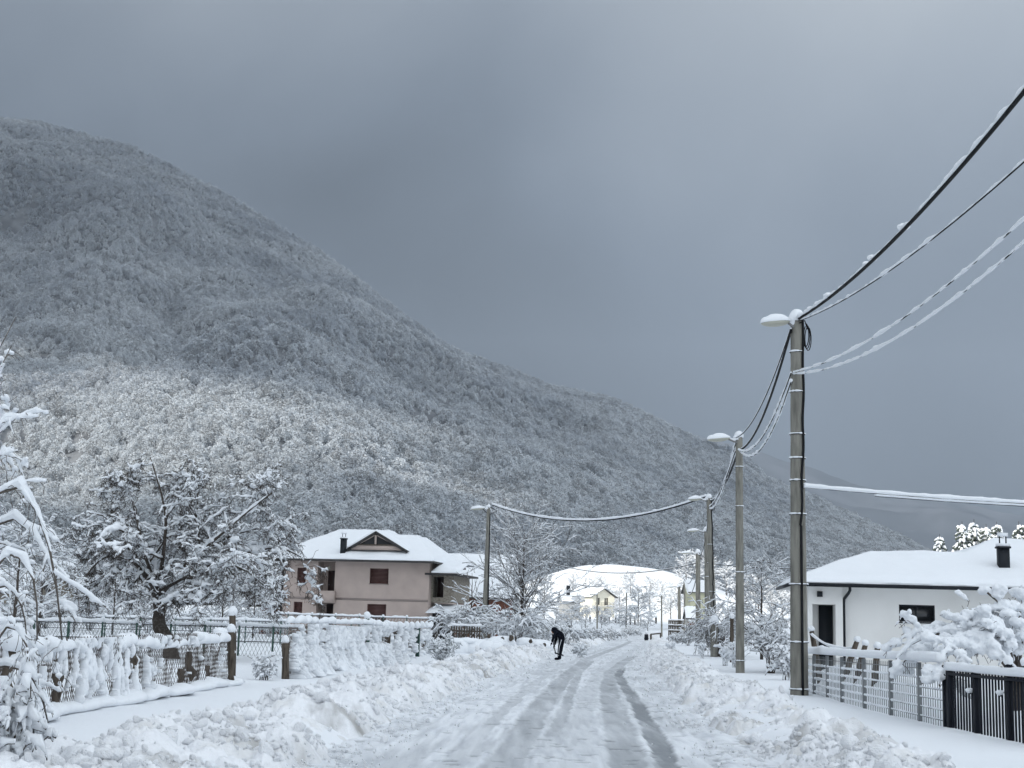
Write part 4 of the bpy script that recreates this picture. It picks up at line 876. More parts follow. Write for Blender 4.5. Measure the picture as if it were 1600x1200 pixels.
for u_ in (HW + .9, HW + 2.8): b.tube([F1 @ Vector((u_, -.7, .1)), F1 @ Vector((u_, -.7, 2.2))], .07, 8)
b.build('lean_to_post', M['wood'], h1)

# --- simple gabled building
def barn(name, label, pxl, pxr, d, zw, zr, depth, rot, wallm, ridge='u', ops=(), over=.5, seed=0, roofname='roof', zb=0.0, th=.3):
    a = XZ(pxl, d, zb); e_ = XZ(pxr, d, zb); w = (e_.x - a.x) / math.cos(rot); F = frame((a.x, a.y, zb), rot)
    o = thing(name, label, 'building', (a.x, a.y, zb), rot); b = MB()
    h = (lambda u, v: zw + (zr - zw) * np.clip(1 - np.abs(v - depth / 2) / (depth / 2 + over), 0, 1)) if ridge == 'u' else (lambda u, v: zw + (zr - zw) * np.clip(1 - np.abs(u - w / 2) / (w / 2 + over), 0, 1))
    wallq(b, F, w, zw, [q[:4] for q in ops], .15)
    wallq(b, F @ Matrix.Translation((0, depth, 0)) @ Matrix.Rotation(-math.pi / 2, 4, 'Z'), depth, zw, []); wallq(b, F @ Matrix.Translation((w, 0, 0)) @ Matrix.Rotation(math.pi / 2, 4, 'Z'), depth, zw, [])
    wallq(b, F @ Matrix.Translation((w, depth, 0)) @ Matrix.Rotation(math.pi, 4, 'Z'), w, zw, [])
    if ridge == 'u':
        for u_ in (0.001, w - .001): b.add([tuple(F @ Vector(q)) for q in ((u_, 0, zw), (u_, depth, zw), (u_, depth / 2, zr - .1))], T=[(0, 1, 2)])
    else:
        for v_ in (0.001, depth - .001): b.add([tuple(F @ Vector(q)) for q in ((0, v_, zw), (w, v_, zw), (w / 2, v_, zr - .1))], T=[(0, 1, 2)])
    b.build('wall', M[wallm], o)
    slab(F, -over, w + over, -over, depth + over, h, 'eaves', M['fascia'], o, n=21, th=.12)
    roof_sheet(F, -over + .02, w + over - .02, -over + .02, depth + over - .02, h, roofname, M['snow'], o, n=(41, 41), th=th, seed=seed)
    for q in ops: 
        wn_ = lbox('door' if len(q) > 4 else 'window', F, (q[0] + .02, .10, q[2] + .02), (q[1] - .02, .14, q[3] - .02), M['glass'], o)
        t_ = MB(); t_.box(((q[0] + q[1]) / 2 - .03, .07, q[2] + .03), ((q[0] + q[1]) / 2 + .03, .095, q[3] - .03), F); t_.build('mullion', M['fascia'], wn_)
    return o, F, w
barn('brick_barn', 'red brick barn under a broad snowy roof behind the taupe house', 640, 800, 128, 3.55 + .2, 7.6, 11, 0, 'brick', ops=[(3.9, 5.0, 1.6, 2.6), (5.6, 7.2, .3, 2.8, 1)], seed=21)
barn('garden_shed', 'snow roofed brick shed left of the taupe house', 404, 436, 112, 2.45, 4.1, 6, 0, 'brick', seed=22)
barn('yellow_gable_house', 'house with a pale yellow gable half hidden by the left orchard', 60, 96, 150, 4.6, 6.6, 9, .1, 'stone', ridge='v', seed=23, ops=[(.9, 1.7, 2.5, 3.6)])
barn('low_cottage', 'low snow covered cottage at the far left edge behind the orchard', -30, 28, 140, 3.2, 5.4, 8, 0, 'stone', seed=24, ops=[(3, 3.9, 1.2, 2.3)])
# cream house in the sun at the end of the road
aC = 380.0; zb = gz(aC * (930 - 800) / 2200, aC); zb2 = zb + .1
cl0 = XZ(925, aC, zb); FC = frame((cl0.x, cl0.y, zb), math.radians(22)); wC, dC, eC = 6.6, 9.5, 5.3
oC = thing('cream_house', 'sunlit cream house with snowy gabled roof and balcony at the road end', 'house', (cl0.x, cl0.y, zb), math.radians(22))
opC = [(1.2, 2.2, .5, 2.5), (3.6, 4.7, .8, 2.4), (1.2, 2.2, 3.2, 5.1), (3.6, 4.7, 3.2, 5.1)]
b = MB(); wallq(b, FC, wC, eC, opC, .2); wallq(b, FC @ Matrix.Translation((0, dC, 0)) @ Matrix.Rotation(-math.pi / 2, 4, 'Z'), dC, eC, [(5.6, 6.6, 1.1, 2.3)]); wallq(b, FC @ Matrix.Translation((wC, 0, 0)) @ Matrix.Rotation(math.pi / 2, 4, 'Z'), dC, eC, []); wallq(b, FC @ Matrix.Translation((wC, dC, 0)) @ Matrix.Rotation(math.pi, 4, 'Z'), wC, eC, [])
for v_ in (0.001, dC - .001): b.add([tuple(FC @ Vector(q)) for q in ((0, v_, eC), (wC, v_, eC), (wC / 2, v_, 7.5))], T=[(0, 1, 2)])
b.build('wall', M['cream'], oC)
hC = lambda u, v: eC + 2.35 * np.clip(1 - np.abs(u - wC / 2) / (wC / 2 + .7), 0, 1)
slab(FC, -.7, wC + .7, -.9, dC + .6, hC, 'eaves', M['fascia'], oC, n=21); roof_sheet(FC, -.68, wC + .68, -.88, dC + .58, hC, 'roof', M['snow'], oC, n=(41, 41), th=.35, seed=31)
for q in opC:
    wn_ = lbox('window', FC, (q[0] + .03, .12, q[2] + .03), (q[1] - .03, .16, q[3] - .03), M['glass'], oC)
    b = MB(); cxm = (q[0] + q[1]) / 2; b.box((cxm - .05, .08, q[2] + .03), (cxm + .05, .115, q[3] - .03), FC); b.box((q[0] + .03, .08, q[3] - .12), (cxm - .055, .115, q[3] - .03), FC); b.build('frame', M['cream'], wn_)
bal = lbox('balcony', FC, (.3, -1.2, 2.78), (wC + .1, -.002, 2.95), M['greywall'], oC)
b = MB()
for z_ in (3.2, 3.5, 3.85): b.tube([FC @ Vector((.3, -1.18, z_)), FC @ Vector((wC + .1, -1.18, z_))], .03, 5)
for u_ in np.linspace(.3, wC + .1, 8): b.tube([FC @ Vector((u_, -1.18, 2.955)), FC @ Vector((u_, -1.18, 3.85))], .025, 5)
b.build('railing', M['gutter'], bal)
barn('grey_house', 'pale grey house with a small dark chimney left of the cream house', 880, 906, 330, 4.4, 6.8, 8, .1, 'greywall', seed=33, zb=gz(15, 330) - .2, ops=[(2, 3, 2.2, 3.2)])
og = [o for o in SC.objects if o.name.startswith('grey_house')][0]
p_ = XZ(888, 328, 7); Fg = frame((p_.x, p_.y, 0), 0); chimney(Fg, 0, 1.2, 8.2, 10.3, .42, og)
barn('yellow_house', 'yellow green house almost hidden behind the poles of the right verge', 1078, 1112, 250, 7.0, 9.0, 9, 0, 'yellow', seed=34, ops=[(1.0, 1.8, 3.8, 5.0)], zb=gz(30, 250) - .2)

# --- white bungalow on the right
dB = 47.0; cb = XZ(1263, dB, .2); FB = frame((cb.x, cb.y, .1), math.radians(-6.5)); sB = FPX / dB
oB = thing('white_bungalow', 'long white bungalow with a low hipped snowy roof and an anthracite garage door', 'house', (cb.x, cb.y, .1), math.radians(-6.5))
def UB(px): return (px - 1263) / sB
EB = 1.65 + (986 - 916.5) / sB - .1; WB = 15.5; DB = 5.2
wB = UB(1316)
b = MB(); wallq(b, FB, wB, EB - .02, [(UB(1270), UB(1305), .0, EB - .62, .9, 1)]); wallq(b, FB @ Matrix.Translation((wB, .35, 0)), WB - wB, EB - .02, [(UB(1403) - wB, UB(1457) - wB, 2.03 - .1, 2.58 - .1)], .12)
wallq(b, FB @ Matrix.Translation((wB, 0, 0)) @ Matrix.Rotation(math.pi / 2, 4, 'Z'), .35, EB - .02, [])
wallq(b, FB @ Matrix.Translation((0, DB, 0)) @ Matrix.Rotation(-math.pi / 2, 4, 'Z'), DB, EB - .02, []); wallq(b, FB @ Matrix.Translation((WB, .35, 0)) @ Matrix.Rotation(math.pi / 2, 4, 'Z'), DB - .35, EB - .02, [])
b.build('wall', M['whitewall'], oB)
gd = lbox('garage_door', FB, (UB(1283.5), .80, .02), (UB(1305) - .005, .88, EB - .64), M['gutter'], oB)
b = MB()
for k in range(5): b.box((UB(1284), .79, .12 + k * .45), (UB(1304.5), .798, .13 + k * .45), FB)
b.build('panel_joint', M['void'], gd)
w_ = lbox('window', FB, (UB(1403) + .01, .43, 1.94), (UB(1457) - .01, .46, 2.47), M['glass'], oB)
b = MB(); a0, a1 = UB(1403), UB(1457)
for lo, hi in (((a0, .38, 1.93), (a1, .425, 1.98)), ((a0, .38, 2.43), (a1, .425, 2.48)), ((a0, .38, 1.981), (a0 + .05, .425, 2.429)), ((a1 - .05, .38, 1.981), (a1, .425, 2.429)), (((a0 + a1) / 2 - .05, .38, 1.981), ((a0 + a1) / 2 + .0, .425, 2.429))): b.box(lo, hi, FB)
b.build('frame', M['gutter'], w_)
lbox('sill', FB, (a0 - .03, .30, 1.88), (a1 + .03, .36, 1.925), M['gutter'], w_)
OB = .55
def bh(u, v):
    z = EB + np.minimum(.36 * (v + OB), .36 * (DB + OB - v)); z = np.minimum(z, EB + .38 * (u + OB))
    return np.minimum(z, EB + 1.12)
def bh2(u, v):
    z = EB + .30 + np.minimum(np.minimum(.36 * (v - 1.0), .36 * (12.0 - v)), .42 * (u - 3.6)); return np.minimum(z, EB + 1.80)
slab(FB, 3.6, WB + .5, 1.0, 12.0, bh2, 'back_eaves', M['fascia'], oB, n=30, th=.1); roof_sheet(FB, 3.62, WB + .48, 1.02, 11.98, bh2, 'back_roof', M['snow'], oB, n=(120, 90), th=.20, seed=43, edge=.3, amp=.05)
b = MB(); b.box((-OB, -OB, EB - .03), (WB + OB, DB + OB, EB - .004), FB); b.build('soffit', M['whitewall'], oB)
slab(FB, -OB, WB + OB, -OB, DB + OB, lambda u, v: bh(u, v) + .03, 'eaves', M['fascia'], oB, n=60, th=.028)
roof_sheet(FB, -OB + .02, WB + OB - .02, -OB + .02, DB + OB - .02, lambda u, v: bh(u, v) + .03, 'roof', M['snow'], oB, n=(190, 120), th=.20, seed=41, edge=.3, amp=.05)
b = MB(); b.tube([FB @ Vector((-OB, -OB - .05, EB + .0)), FB @ Vector((WB + OB, -OB - .05, EB + .0))], .062, 8); b.tube([FB @ Vector((-OB - .05, -OB, EB)), FB @ Vector((-OB - .05, DB, EB))], .062, 8); b.build('gutter', M['gutter'], oB)
b = MB(); ud = UB(1319); b.tube([FB @ Vector(q) for q in ((ud + .1, -OB - .05, EB - .03), (ud + .1, -OB - .05, EB - .16), (ud + .07, -.5, EB - .24), (ud, .15, EB - .42), (ud, .27, EB - .55), (ud, .27, .0))], .05, 8); b.build('downpipe', M['gutter'], oB)
lbox('wall_lamp', FB, (UB(1277), -.14, EB - .38), (UB(1285), -.002, EB - .20), M['gutter'], oB)
ucx = UB(1569.5); chimney(FB, ucx, 1.1, EB + .45, 1.65 + (993 - 868) / sB + .12, .175, oB)

# ------------------------------------------------------------------ street light poles
POLES = {}
def pole(label, base, top, d, rb, rt, lamp=True, lx=-1, bands=(), cable=True, loop=True, snow=1.0, arm=.42, leng=.62, group='street light poles along the road', lean_top=None, slim=False, body='concrete', square=True):
    """base/top: photo points; the shaft is a tapered eight-cornered concrete pole"""
    pb = G(base[0], d); pt = P(top[0], top[1], d); o = thing('street_light_pole', label, 'street light', pb, 0, group)
    n = 24; Pt = np.array([tuple(Vector(pb).lerp(pt, i / n)) for i in range(-2, n + 1)]); Pt[0][2] -= .3; rr = np.linspace(rb, rt, n + 3)
    rr = rr * (1 + .010 * np.random.default_rng(int(base[0])).standard_normal(n + 3))
    MB().tubes(Pt[None], rr[None], 14).build('shaft', M[body], o, smooth=True)
    s = rt
    if cable:
        c = MB(); rng = np.random.default_rng(int(base[0]) + 1); pts = []
        for i in range(26):
            f = 1 - i / 25 * .56; q = Vector(pb).lerp(pt, f); r_ = rb + (rt - rb) * f; a = -1.57 + .85 * math.cos(min(i, 25) * .058) + .10 * math.sin(i * .9); pts.append(q + Vector((math.sin(a + 1.57) * (r_ + .022), -math.cos(a + 1.57) * (r_ + .022), 0)))
        c.tube(pts, .028 if not slim else .02, 6)
        f0 = .44; pts2 = [Vector(pb).lerp(pt, f0 * (1 - i / 8)) + Vector((.03, -(rb + (rt - rb) * f0 * (1 - i / 8)) - .015, 0)) for i in range(9)]; c.tube(pts2, .030, 6); c.build('cable_run', M['cable'], o, smooth=True)
    for f in bands:
        q = Vector(pb).lerp(pt, f); r_ = rb + (rt - rb) * f; a = np.linspace(0, 6.283, 25); ring = [(q.x + math.cos(t) * (r_ + .012), q.y + math.sin(t) * (r_ + .012), q.z) for t in a]
        bb = MB().tube(ring, .010, 5).build('clamp', M['cable'], o); rg = np.random.default_rng(int(f * 1000)); MB().tube([(x_, y_, z_ + .016) for x_, y_, z_ in ring], rg.uniform(.009, .026, 25), 6).build('clamp_snow', M['snow_soft'], bb, smooth=True)
    cp = MB(); cp.blob(pt + Vector((0, 0, .07 * snow)), rt * 1.25, int(base[0]), .25, 2, (1, 1, .95)); cp.blob(pt + Vector((-.10 * snow, -.02, -.02)), rt * .8, 3, .3, 2); cp.build('snow_cap', M['snow_soft'], o, smooth=True)
    if loop:
        c = MB(); q = pt + Vector((rt + .06, -.05, -.05)); rng = np.random.default_rng(5)
        for j in range(3):
            pts = [q + Vector((.07 * math.sin(t) + .02 * j, -.03 * j, -.30 + .27 * math.cos(t) - .05 * j)) for t in np.linspace(0, 5.6 + .2 * j, 14)]; c.tube(pts, .012, 5)
        c.tube([pt + Vector((rt * .3, -rt - .02, -.1)), pt + Vector((rt + .04, -.06, -.02)), pt + Vector((rt + .10, -.05, -.22))], .014, 5); c.build('cable_coil', M['cable'], o)
    if lamp:
        A = pt + Vector((0, -rt * .6, -.14)); E_ = A + Vector((lx * arm, -.03, .05)); am = MB().tube([A + Vector((0, .02, -.07)), A + Vector((lx * arm * .5, -.02, -.03)), E_], .030, 8).build('lamp_arm', M['lampg'], o)
        v, f = ico(3); v = v.copy(); v[:, 0] *= leng / 2; v[:, 1] *= .16; lo = v[:, 2] < 0; v[:, 2] *= np.where(lo, .10, .085); c = E_ + Vector((lx * leng * .42, 0, .0)); tiltm = np.array(Matrix.Rotation(math.radians(6) * lx, 3, 'Y'))
        keep_f = f; vw = v @ tiltm.T + np.array(c)
        fu = f[(v[f].mean(1)[:, 2] >= -.004)]; fl = f[(v[f].mean(1)[:, 2] < -.004)]
        hd = MB().add(vw, T=fu).build('lamp_head', M['lampg'], o, smooth=True); MB().add(vw, T=fl).build('lamp_glass', M['lamp'], hd, smooth=True)
        sv = v.copy(); sv[:, 0] *= 1.04; sv[:, 1] *= 1.05; sv[:, 2] = np.where(sv[:, 2] > 0, sv[:, 2] * 1.9 * snow * (1 + .25 * fbm(sv[:, 0] * 6, sv[:, 1] * 6, 2, 3)) + .012, sv[:, 2] * .12 + .005); MB().add(sv @ tiltm.T + np.array(c), T=f).build('lamp_snow', M['snow_soft'], hd, smooth=True)
        pts = [A + Vector((lx * arm * t_, 0, .05 + .02 * math.sin(t_ * 9))) for t_ in np.linspace(0, 1, 8)]; MB().tube(pts, np.random.default_rng(8).uniform(.028, .05, 8), 7).build('arm_snow', M['snow_soft'], am, smooth=True)
    POLES[label] = (pb, pt); return o, pb, pt
p1 = pole('thick concrete pole with lamp closest to the camera, black cable wandering down its face', (1249, 1098), (1244.5, 500), 31.2, .205, .135, bands=(.014, .135, .285, .47, .56, .62, .685, .80, .91), arm=.22, leng=.66)
p2 = pole('second concrete pole with lamp, standing straight behind the clump of snow capped stems', (1156.5, 1060), (1154.8, 683), 47.5, .15, .12, bands=(.05, .42, .70, .87), arm=.38, leng=.78, cable=False, loop=False)
p3 = pole('third concrete pole leaning left at the bend with a snowed lamp and coiled cable', (1116.5, 1024), (1107.5, 778), 74, .19, .13, bands=(.4, .7), arm=.45, leng=.7)
p4 = pole('shorter pole standing just left behind the leaning third pole', (1105.5, 1000), (1103.5, 828), 104, .20, .15, bands=(.6,), arm=.6, leng=.9, cable=False)
p5 = pole('pole with a snow hooded lamp rising behind the weeping shrub', (1091, 990), (1090.5, 863), 128, .24, .2, arm=.6, leng=1.1, cable=False)
p6 = pole('small dark pole with lamp by the brown board', (1062, 983), (1061, 916), 176, .22, .17, arm=.45, leng=1.1, cable=False, loop=False, body='concrete')
p7 = pole('thin pole without lamp right beside the small dark one', (1069.5, 984), (1069.5, 900), 180, .13, .11, lamp=False, cable=False, loop=False)
p8 = pole('thin far pole standing clear on the right of the road end', (1034, 984), (1033.5, 930), 168, .10, .08, arm=.3, leng=.8, cable=False, loop=False)
p9 = pole('thin far street light before the cream house', (933, 975), (933, 928), 215, .12, .10, arm=.4, leng=.8, cable=False, loop=False)
p10 = pole('very thin pole between the far trees', (978.5, 958), (979, 926), 300, .16, .13, lamp=False, cable=False, loop=False)
pL = pole('tall grey pole on the left side of the road with a cabinet strapped to it', (756.5, 1010), (763.5, 793), 88.5, .215, .105, arm=.30, leng=.9, cable=False, loop=False)
oL, bL, tL = pL
cx_ = P(769, 966, 88.2); lbx = MB().box((cx_.x - .22, 88.0, cx_.z - .45), (cx_.x + .22, 88.25, cx_.z + .45)).build('cabinet', M['boxg'], oL)
MB().box((cx_.x - .23, 87.99, cx_.z + .452), (cx_.x + .23, 88.26, cx_.z + .55)).build('cabinet_snow', M['snow_soft'], lbx)
MB().tube([bL + Vector((.2, -.22, .3)), bL.lerp(tL, .5) + Vector((.14, -.12, 0)), bL.lerp(tL, .92) + Vector((.10, -.06, 0)), tL + Vector((.06, 0, -.05))], .04, 6).build('cable_run', M['cable'], oL)
MB().tube([tL + Vector((-.45, 0, -.05)), tL + Vector((.05, 0, -.45)), tL + Vector((.55, 0, -.2)), tL + Vector((.1, 0, .02))], .03, 6).build('bracket', M['cable'], oL)
# broken post standing before the third pole
def wpost(name, label, px, py0, py1, d, r0=.07, group=None, lean=(0, 0), square=False, capr=1.25, mat_='wood', seed=0, cap=True):
    b0 = G(px, d, -.1); t0 = P(px + lean[0], py1, d); o = thing(name, label, 'post', b0, 0, group); rng = np.random.default_rng(seed)
    pts = np.array([tuple(Vector(b0).lerp(t0, i / 7)) for i in range(8)]); rr = r0 * (1 + .10 * rng.standard_normal(8))
    MB().tubes(pts[None], rr[None], 5 if square else 8).build('shaft', M[mat_], o, smooth=not square)
    if cap: b = MB(); b.blob(t0 + Vector((0, 0, r0 * .9)), r0 * capr, seed, .2, 3, (1, 1, 1.15)); b.build('snow_cap', M['snow_soft'], o, smooth=True)
    return o
wpost('concrete_stub', 'square grey stub with a flat snow hood just in front of the third pole', 1116, 1020, 975, 71, .19, square=True, mat_='concrete')
wpost('fence_post', 'plain post with a snow cap left of the second pole', 1143.5, 1000, 966, 60, .09, mat_='wood', seed=3)

# ------------------------------------------------------------------ wires
def wire(label, A, B_, sag, r, sw=1.6, lump=.5, K=90, seed=1, name='overhead_cable', snowoff=.8, clots=0, under=0.0, group='overhead cables', start=None):
    A = Vector(A); B_ = Vector(B_); o = thing(name, label, 'cable', A, 0, group); rng = np.random.default_rng(seed); t = np.linspace(0, 1, K)
    pts = np.array([tuple(A.lerp(B_, k)) for k in t]); pts[:, 2] -= 4 * sag * t * (1 - t)
    MB().tube(pts, r, 6).build('conductor', M['cable'], o, smooth=True)
    Ls = np.r_[0, np.cumsum(np.linalg.norm(np.diff(pts, axis=0), axis=1))]; K2 = int(max(60, min(1100, Ls[-1] / .045))); tt = np.linspace(0, Ls[-1], K2); sp = np.stack([np.interp(tt, Ls, pts[:, i]) for i in range(3)], 1)
    rr = r * sw * (1 + lump * fbm(tt / .35, tt * 0 + seed, 3, seed)) * (1 + .5 * lump * fbm(tt / 2.5, tt * 0, 2, seed + 1)); rr = np.maximum(rr, r * .3); sp[:, 2] += r * snowoff + rr * .45 - under
    MB().tube(sp, rr, 7).build('snow_cover', M['snow_soft'], o, smooth=True)
    if clots:
        b = MB()
        for k in range(clots):
            c = sp[rng.integers(5, K2 - 5)]; q = rng.uniform(1.1, 2.3); b.blob(c + np.array([0, 0, r * .5]), r * q, k, .35, 2, (1.5, 1.3, .9))
        b.build('snow_clot', M['snow_soft'], o, smooth=True)
    return o
def onward(A, B_, local_sag, y_end=-4.0):
    """carry a wire that passes the point B_ on to its next support behind the viewer: end point and sag of the whole span"""
    A = Vector(A); B_ = Vector(B_); t = (A.y - B_.y) / (A.y - y_end); s_ = local_sag / t ** 2
    E = A + (B_ - A) / t; E.z = A.z + (B_.z + 4 * s_ * t * (1 - t) - A.z) / t; return E, s_
T1 = p1[2]; T2 = p2[2]; T3 = p3[2]; T4 = p4[2]; T5 = p5[2]
def off(v, x=0, y=0, z=0): return Vector(v) + Vector((x, y, z))
wire('thick black cable with snow on top, climbing from the first pole to the upper right', off(T1, .03, -.05, .02), *onward(off(T1, .03, -.05, .02), P(1730, -22, 13.5), .40), .032, .95, 1.1, clots=7, seed=2)
wire('thin black wire just below the thick cable, from the first pole to the right', off(T1, .06, -.08, -.03), *onward(off(T1, .06, -.08, -.03), P(1730, 133, 13.5), .32), .0115, 1.7, 1.0, seed=3)
wire('upper rope of snow on the paired cables leaving the first pole below its head', P(1240, 581, 31), *onward(P(1240, 581, 31), P(1740, 208, 13.5), .45), .011, 2.3, .75, seed=4, clots=8, under=.01)
wire('lower rope of snow on the paired cables leaving the first pole below its head', P(1240, 584, 31.1), *onward(P(1240, 584, 31.1), P(1740, 248, 14.0), .55), .011, 2.1, .8, seed=5, clots=5, under=.01)
wire('single heavy snow covered cable running level from the first pole to the right edge', P(1256, 761, 31), P(2700, 770, 36), .51, .017, 2.9, .35, seed=6, clots=2)
wire('second strand hanging just under the level cable at the right', P(1367, 775, 31.6), P(2700, 777, 36), .43, .014, 2.3, .35, seed=7)
wire('black cable with snow dropping steeply from the first pole head to the second pole', P(1236, 515, 31), P(1158, 702, 47.2), .55, .030, .75, .5, seed=8)
wire('thin wire beside the steep black cable between the first two poles', P(1234, 518, 31.2), P(1150, 684, 47.3), .5, .014, 1.3, .4, seed=9)
wire('left strand of the snowy pair between the first two poles', P(1236, 583, 31), P(1154, 703, 47.2), .62, .014, 2.6, .6, seed=10)
wire('right strand of the snowy pair between the first two poles', P(1236, 596, 31), P(1156, 705, 47.2), .75, .014, 2.4, .6, seed=11)
wire('black cable from the second pole down to the third pole', P(1154, 703, 47.5), P(1110, 782, 74), .45, .035, 1.0, .5, seed=12, clots=0)
wire('snowy strand from the second pole down to the third pole', P(1150, 690, 47.5), P(1109, 795, 74), .65, .018, 2.4, .6, seed=13)
wire('snowy strand nearest the road between second and third pole', P(1149, 705, 47.5), P(1108, 792, 74), .35, .018, 2.0, .6, seed=14)
wire('cable sagging across the road from the third pole head to the tall left pole', P(1103, 776, 74), P(770, 789, 88.5), 1.12, .045, 1.6, .3, seed=15, clots=6)
wire('thin lower cable crossing the white field from the pole cluster', P(1091, 879, 128), P(862, 880, 150), 1.0, .035, .9, .3, seed=16)
wire('thin bare wire running level behind the second pole to the bungalow', P(1105, 880, 100), P(1282, 888, 100), .15, .03, .6, .3, seed=17)
for k, (a, c, sg, lb) in enumerate(((T3, T4, .5, 'short cable between the third pole and the pole behind it'), (T4, T5, .7, 'cable from the shorter pole to the hooded lamp pole'), (T5, p7[2], 1.6, 'upper of the looping cables going down to the thin pole'), (off(T5, .1, 0, -.8), off(p7[2], 0, 0, -.5), 2.2, 'lower of the looping cables going down to the thin pole'), (p7[2], p6[2], .3, 'short cable between the two small far poles'))):
    wire(lb, off(a, 0, 0, -.25), off(c, 0, 0, -.1), sg, .03, 1.6, .5, seed=20 + k)
wire('far cable running from the thin far street light towards the left trees', p9[2], P(858, 925, 230), .5, .03, 1.2, .3, seed=30)

# ------------------------------------------------------------------ fences
def netgrid(A, B_, h, cell, r, seed=0, wav=.05, lean=0.0, drop=None, top_z=None):
    """chain link: zigzag wires between two ground points"""
    A = np.array(A, float); B_ = np.array(B_, float); Ld = np.linalg.norm((B_ - A)[:2]); n = int(Ld / cell); m = max(4, int(h / cell)) + 1; out = []
    t = np.arange(m) / (m - 1)
    for i in range(n):
        s_ = (i + .5 * ((np.arange(m) + 0) % 2) * 1.0); s2 = (i + 1 - .5 * (np.arange(m) % 2) * 1.0)
        for q in (s_, s2):
            f = q / n; p = A[None] + (B_ - A)[None] * f[:, None]; p[:, 2] += t * h; w = wav * fbm(f * Ld / .6, t * 2, 3, seed); nrm = np.array([-(B_ - A)[1], (B_ - A)[0], 0]) / Ld
            p += nrm[None] * (w + lean * t * h)[:, None]; out.append(p)
    out = np.array(out)
    return out, np.full(out.shape[:2], r)
def loaf(pts, w, h, seed, K=None, noise=.45, S=9, sc=.35):
    """a rounded ridge of snow lying along a line; returns builder"""
    p = np.array([tuple(q) for q in pts], float); d = np.r_[0, np.cumsum(np.linalg.norm(np.diff(p, axis=0), axis=1))]; K = K or int(max(20, d[-1] / .06)); t = np.linspace(0, d[-1], K)
    q = np.stack([np.interp(t, d, p[:, i]) for i in range(3)], 1); rr = 1 + noise * fbm(t / sc, t * 0 + seed, 4, seed); q[:, 2] += h * .55 * rr; q[:, 0] += .3 * w * fbm(t / .8, t * 0, 2, seed + 2)
    tg = np.gradient(q, axis=0); tg /= np.linalg.norm(tg, axis=1, keepdims=True); sd_ = np.cross(tg, (0, 0, 1)); sd_ /= np.linalg.norm(sd_, axis=1, keepdims=True); a = np.arange(S) * 2 * np.pi / S
    V = q[:, None] + (np.cos(a)[None, :, None] * sd_[:, None] * (w / 2 * rr)[:, None, None]) + np.sin(a)[None, :, None] * np.array([0, 0, 1.]) * (h / 2 * rr)[:, None, None] * np.where(np.sin(a) < 0, .75, 1.1)[None, :, None]
    V = V.reshape(-1, 3) ; base = np.arange(K - 1)[:, None] * S; j = np.arange(S)[None]; qd = np.stack([base + j, base + (j + 1) % S, base + S + (j + 1) % S, base + S + j], -1).reshape(-1, 4)
    mb = MB(); n0 = len(V); V = np.concatenate([V, q[:1], q[-1:]]); jj = np.arange(S)
    T = np.concatenate([np.stack([np.full(S, n0), (jj + 1) % S, jj], -1), np.stack([np.full(S, n0 + 1), (K - 1) * S + jj, (K - 1) * S + (jj + 1) % S], -1)])
    return mb.add(V, Q=qd, T=T)
# near net fence on the left: wire netting sagging between rough stakes, half plastered with snow
nf = thing('net_fence', 'sagging wire net fence on crooked stakes, plastered with snow, in the left foreground', 'fence', G(180, 24))
np_ = [G(-20, 16.5), G(95, 19.5), G(205, 22.5), G(290, 25.2), G(358, 28.6)]
for i in range(4):
    a, c = np_[i], np_[i + 1]; pl, rr = netgrid(a, c, 1.02, .075, .0045, seed=60 + i, wav=.10); MB().tubes(pl, rr, 3, cap=False).build('wire_net', M['net'], nf)
rng = np.random.default_rng(8)
for i, (px, tp_, d, ln) in enumerate(((14, 1010, 16.9, 4), (85, 1020, 19.2, 6), (92, 1045, 19.4, -5), (200, 1018, 22.4, 6), (208, 1020, 22.6, -4), (300, 1018, 25.8, -8), (280, 1045, 25.0, 4), (330, 1040, 27.2, -6))):
    b0 = G(px, d, -.1); t0 = P(px + ln, tp_, d); pts = np.array([tuple(Vector(b0).lerp(t0, k / 6) + Vector((.03 * rng.standard_normal(), 0, 0))) for k in range(7)])
    MB().tubes(pts[None], (.055 * (1 + .25 * rng.standard_normal(7)))[None], 6).build('stake', M['wood'], nf)
tops = [P(-10, 985, 16.4), P(30, 1005, 17.2), P(60, 1028, 18.4), P(90, 1022, 19.4), P(120, 1016, 20.2), P(160, 1024, 21.3), P(205, 1012, 22.4), P(240, 1018, 23.5), P(285, 1012, 25.1), P(330, 1008, 27), P(358, 1004, 28.4)]
loaf(tops, .21, .16, 61, noise=.8, S=12, sc=.28).build('snow_ridge', M['snow_soft'], nf, smooth=True)
b = MB()
for k, (px, py, d, rr_) in enumerate(((78, 1008, 18.8, .14), (190, 1004, 22, .12), (248, 1000, 23.8, .12), (308, 995, 26, .11), (345, 988, 28, .12), (20, 1000, 16.8, .15), (120, 1010, 20, .12))): b.blob(P(px, py, d), rr_, k, .25, 2, (1.2, 1, .9))
b.build('snow_knob', M['snow_soft'], nf, smooth=True)
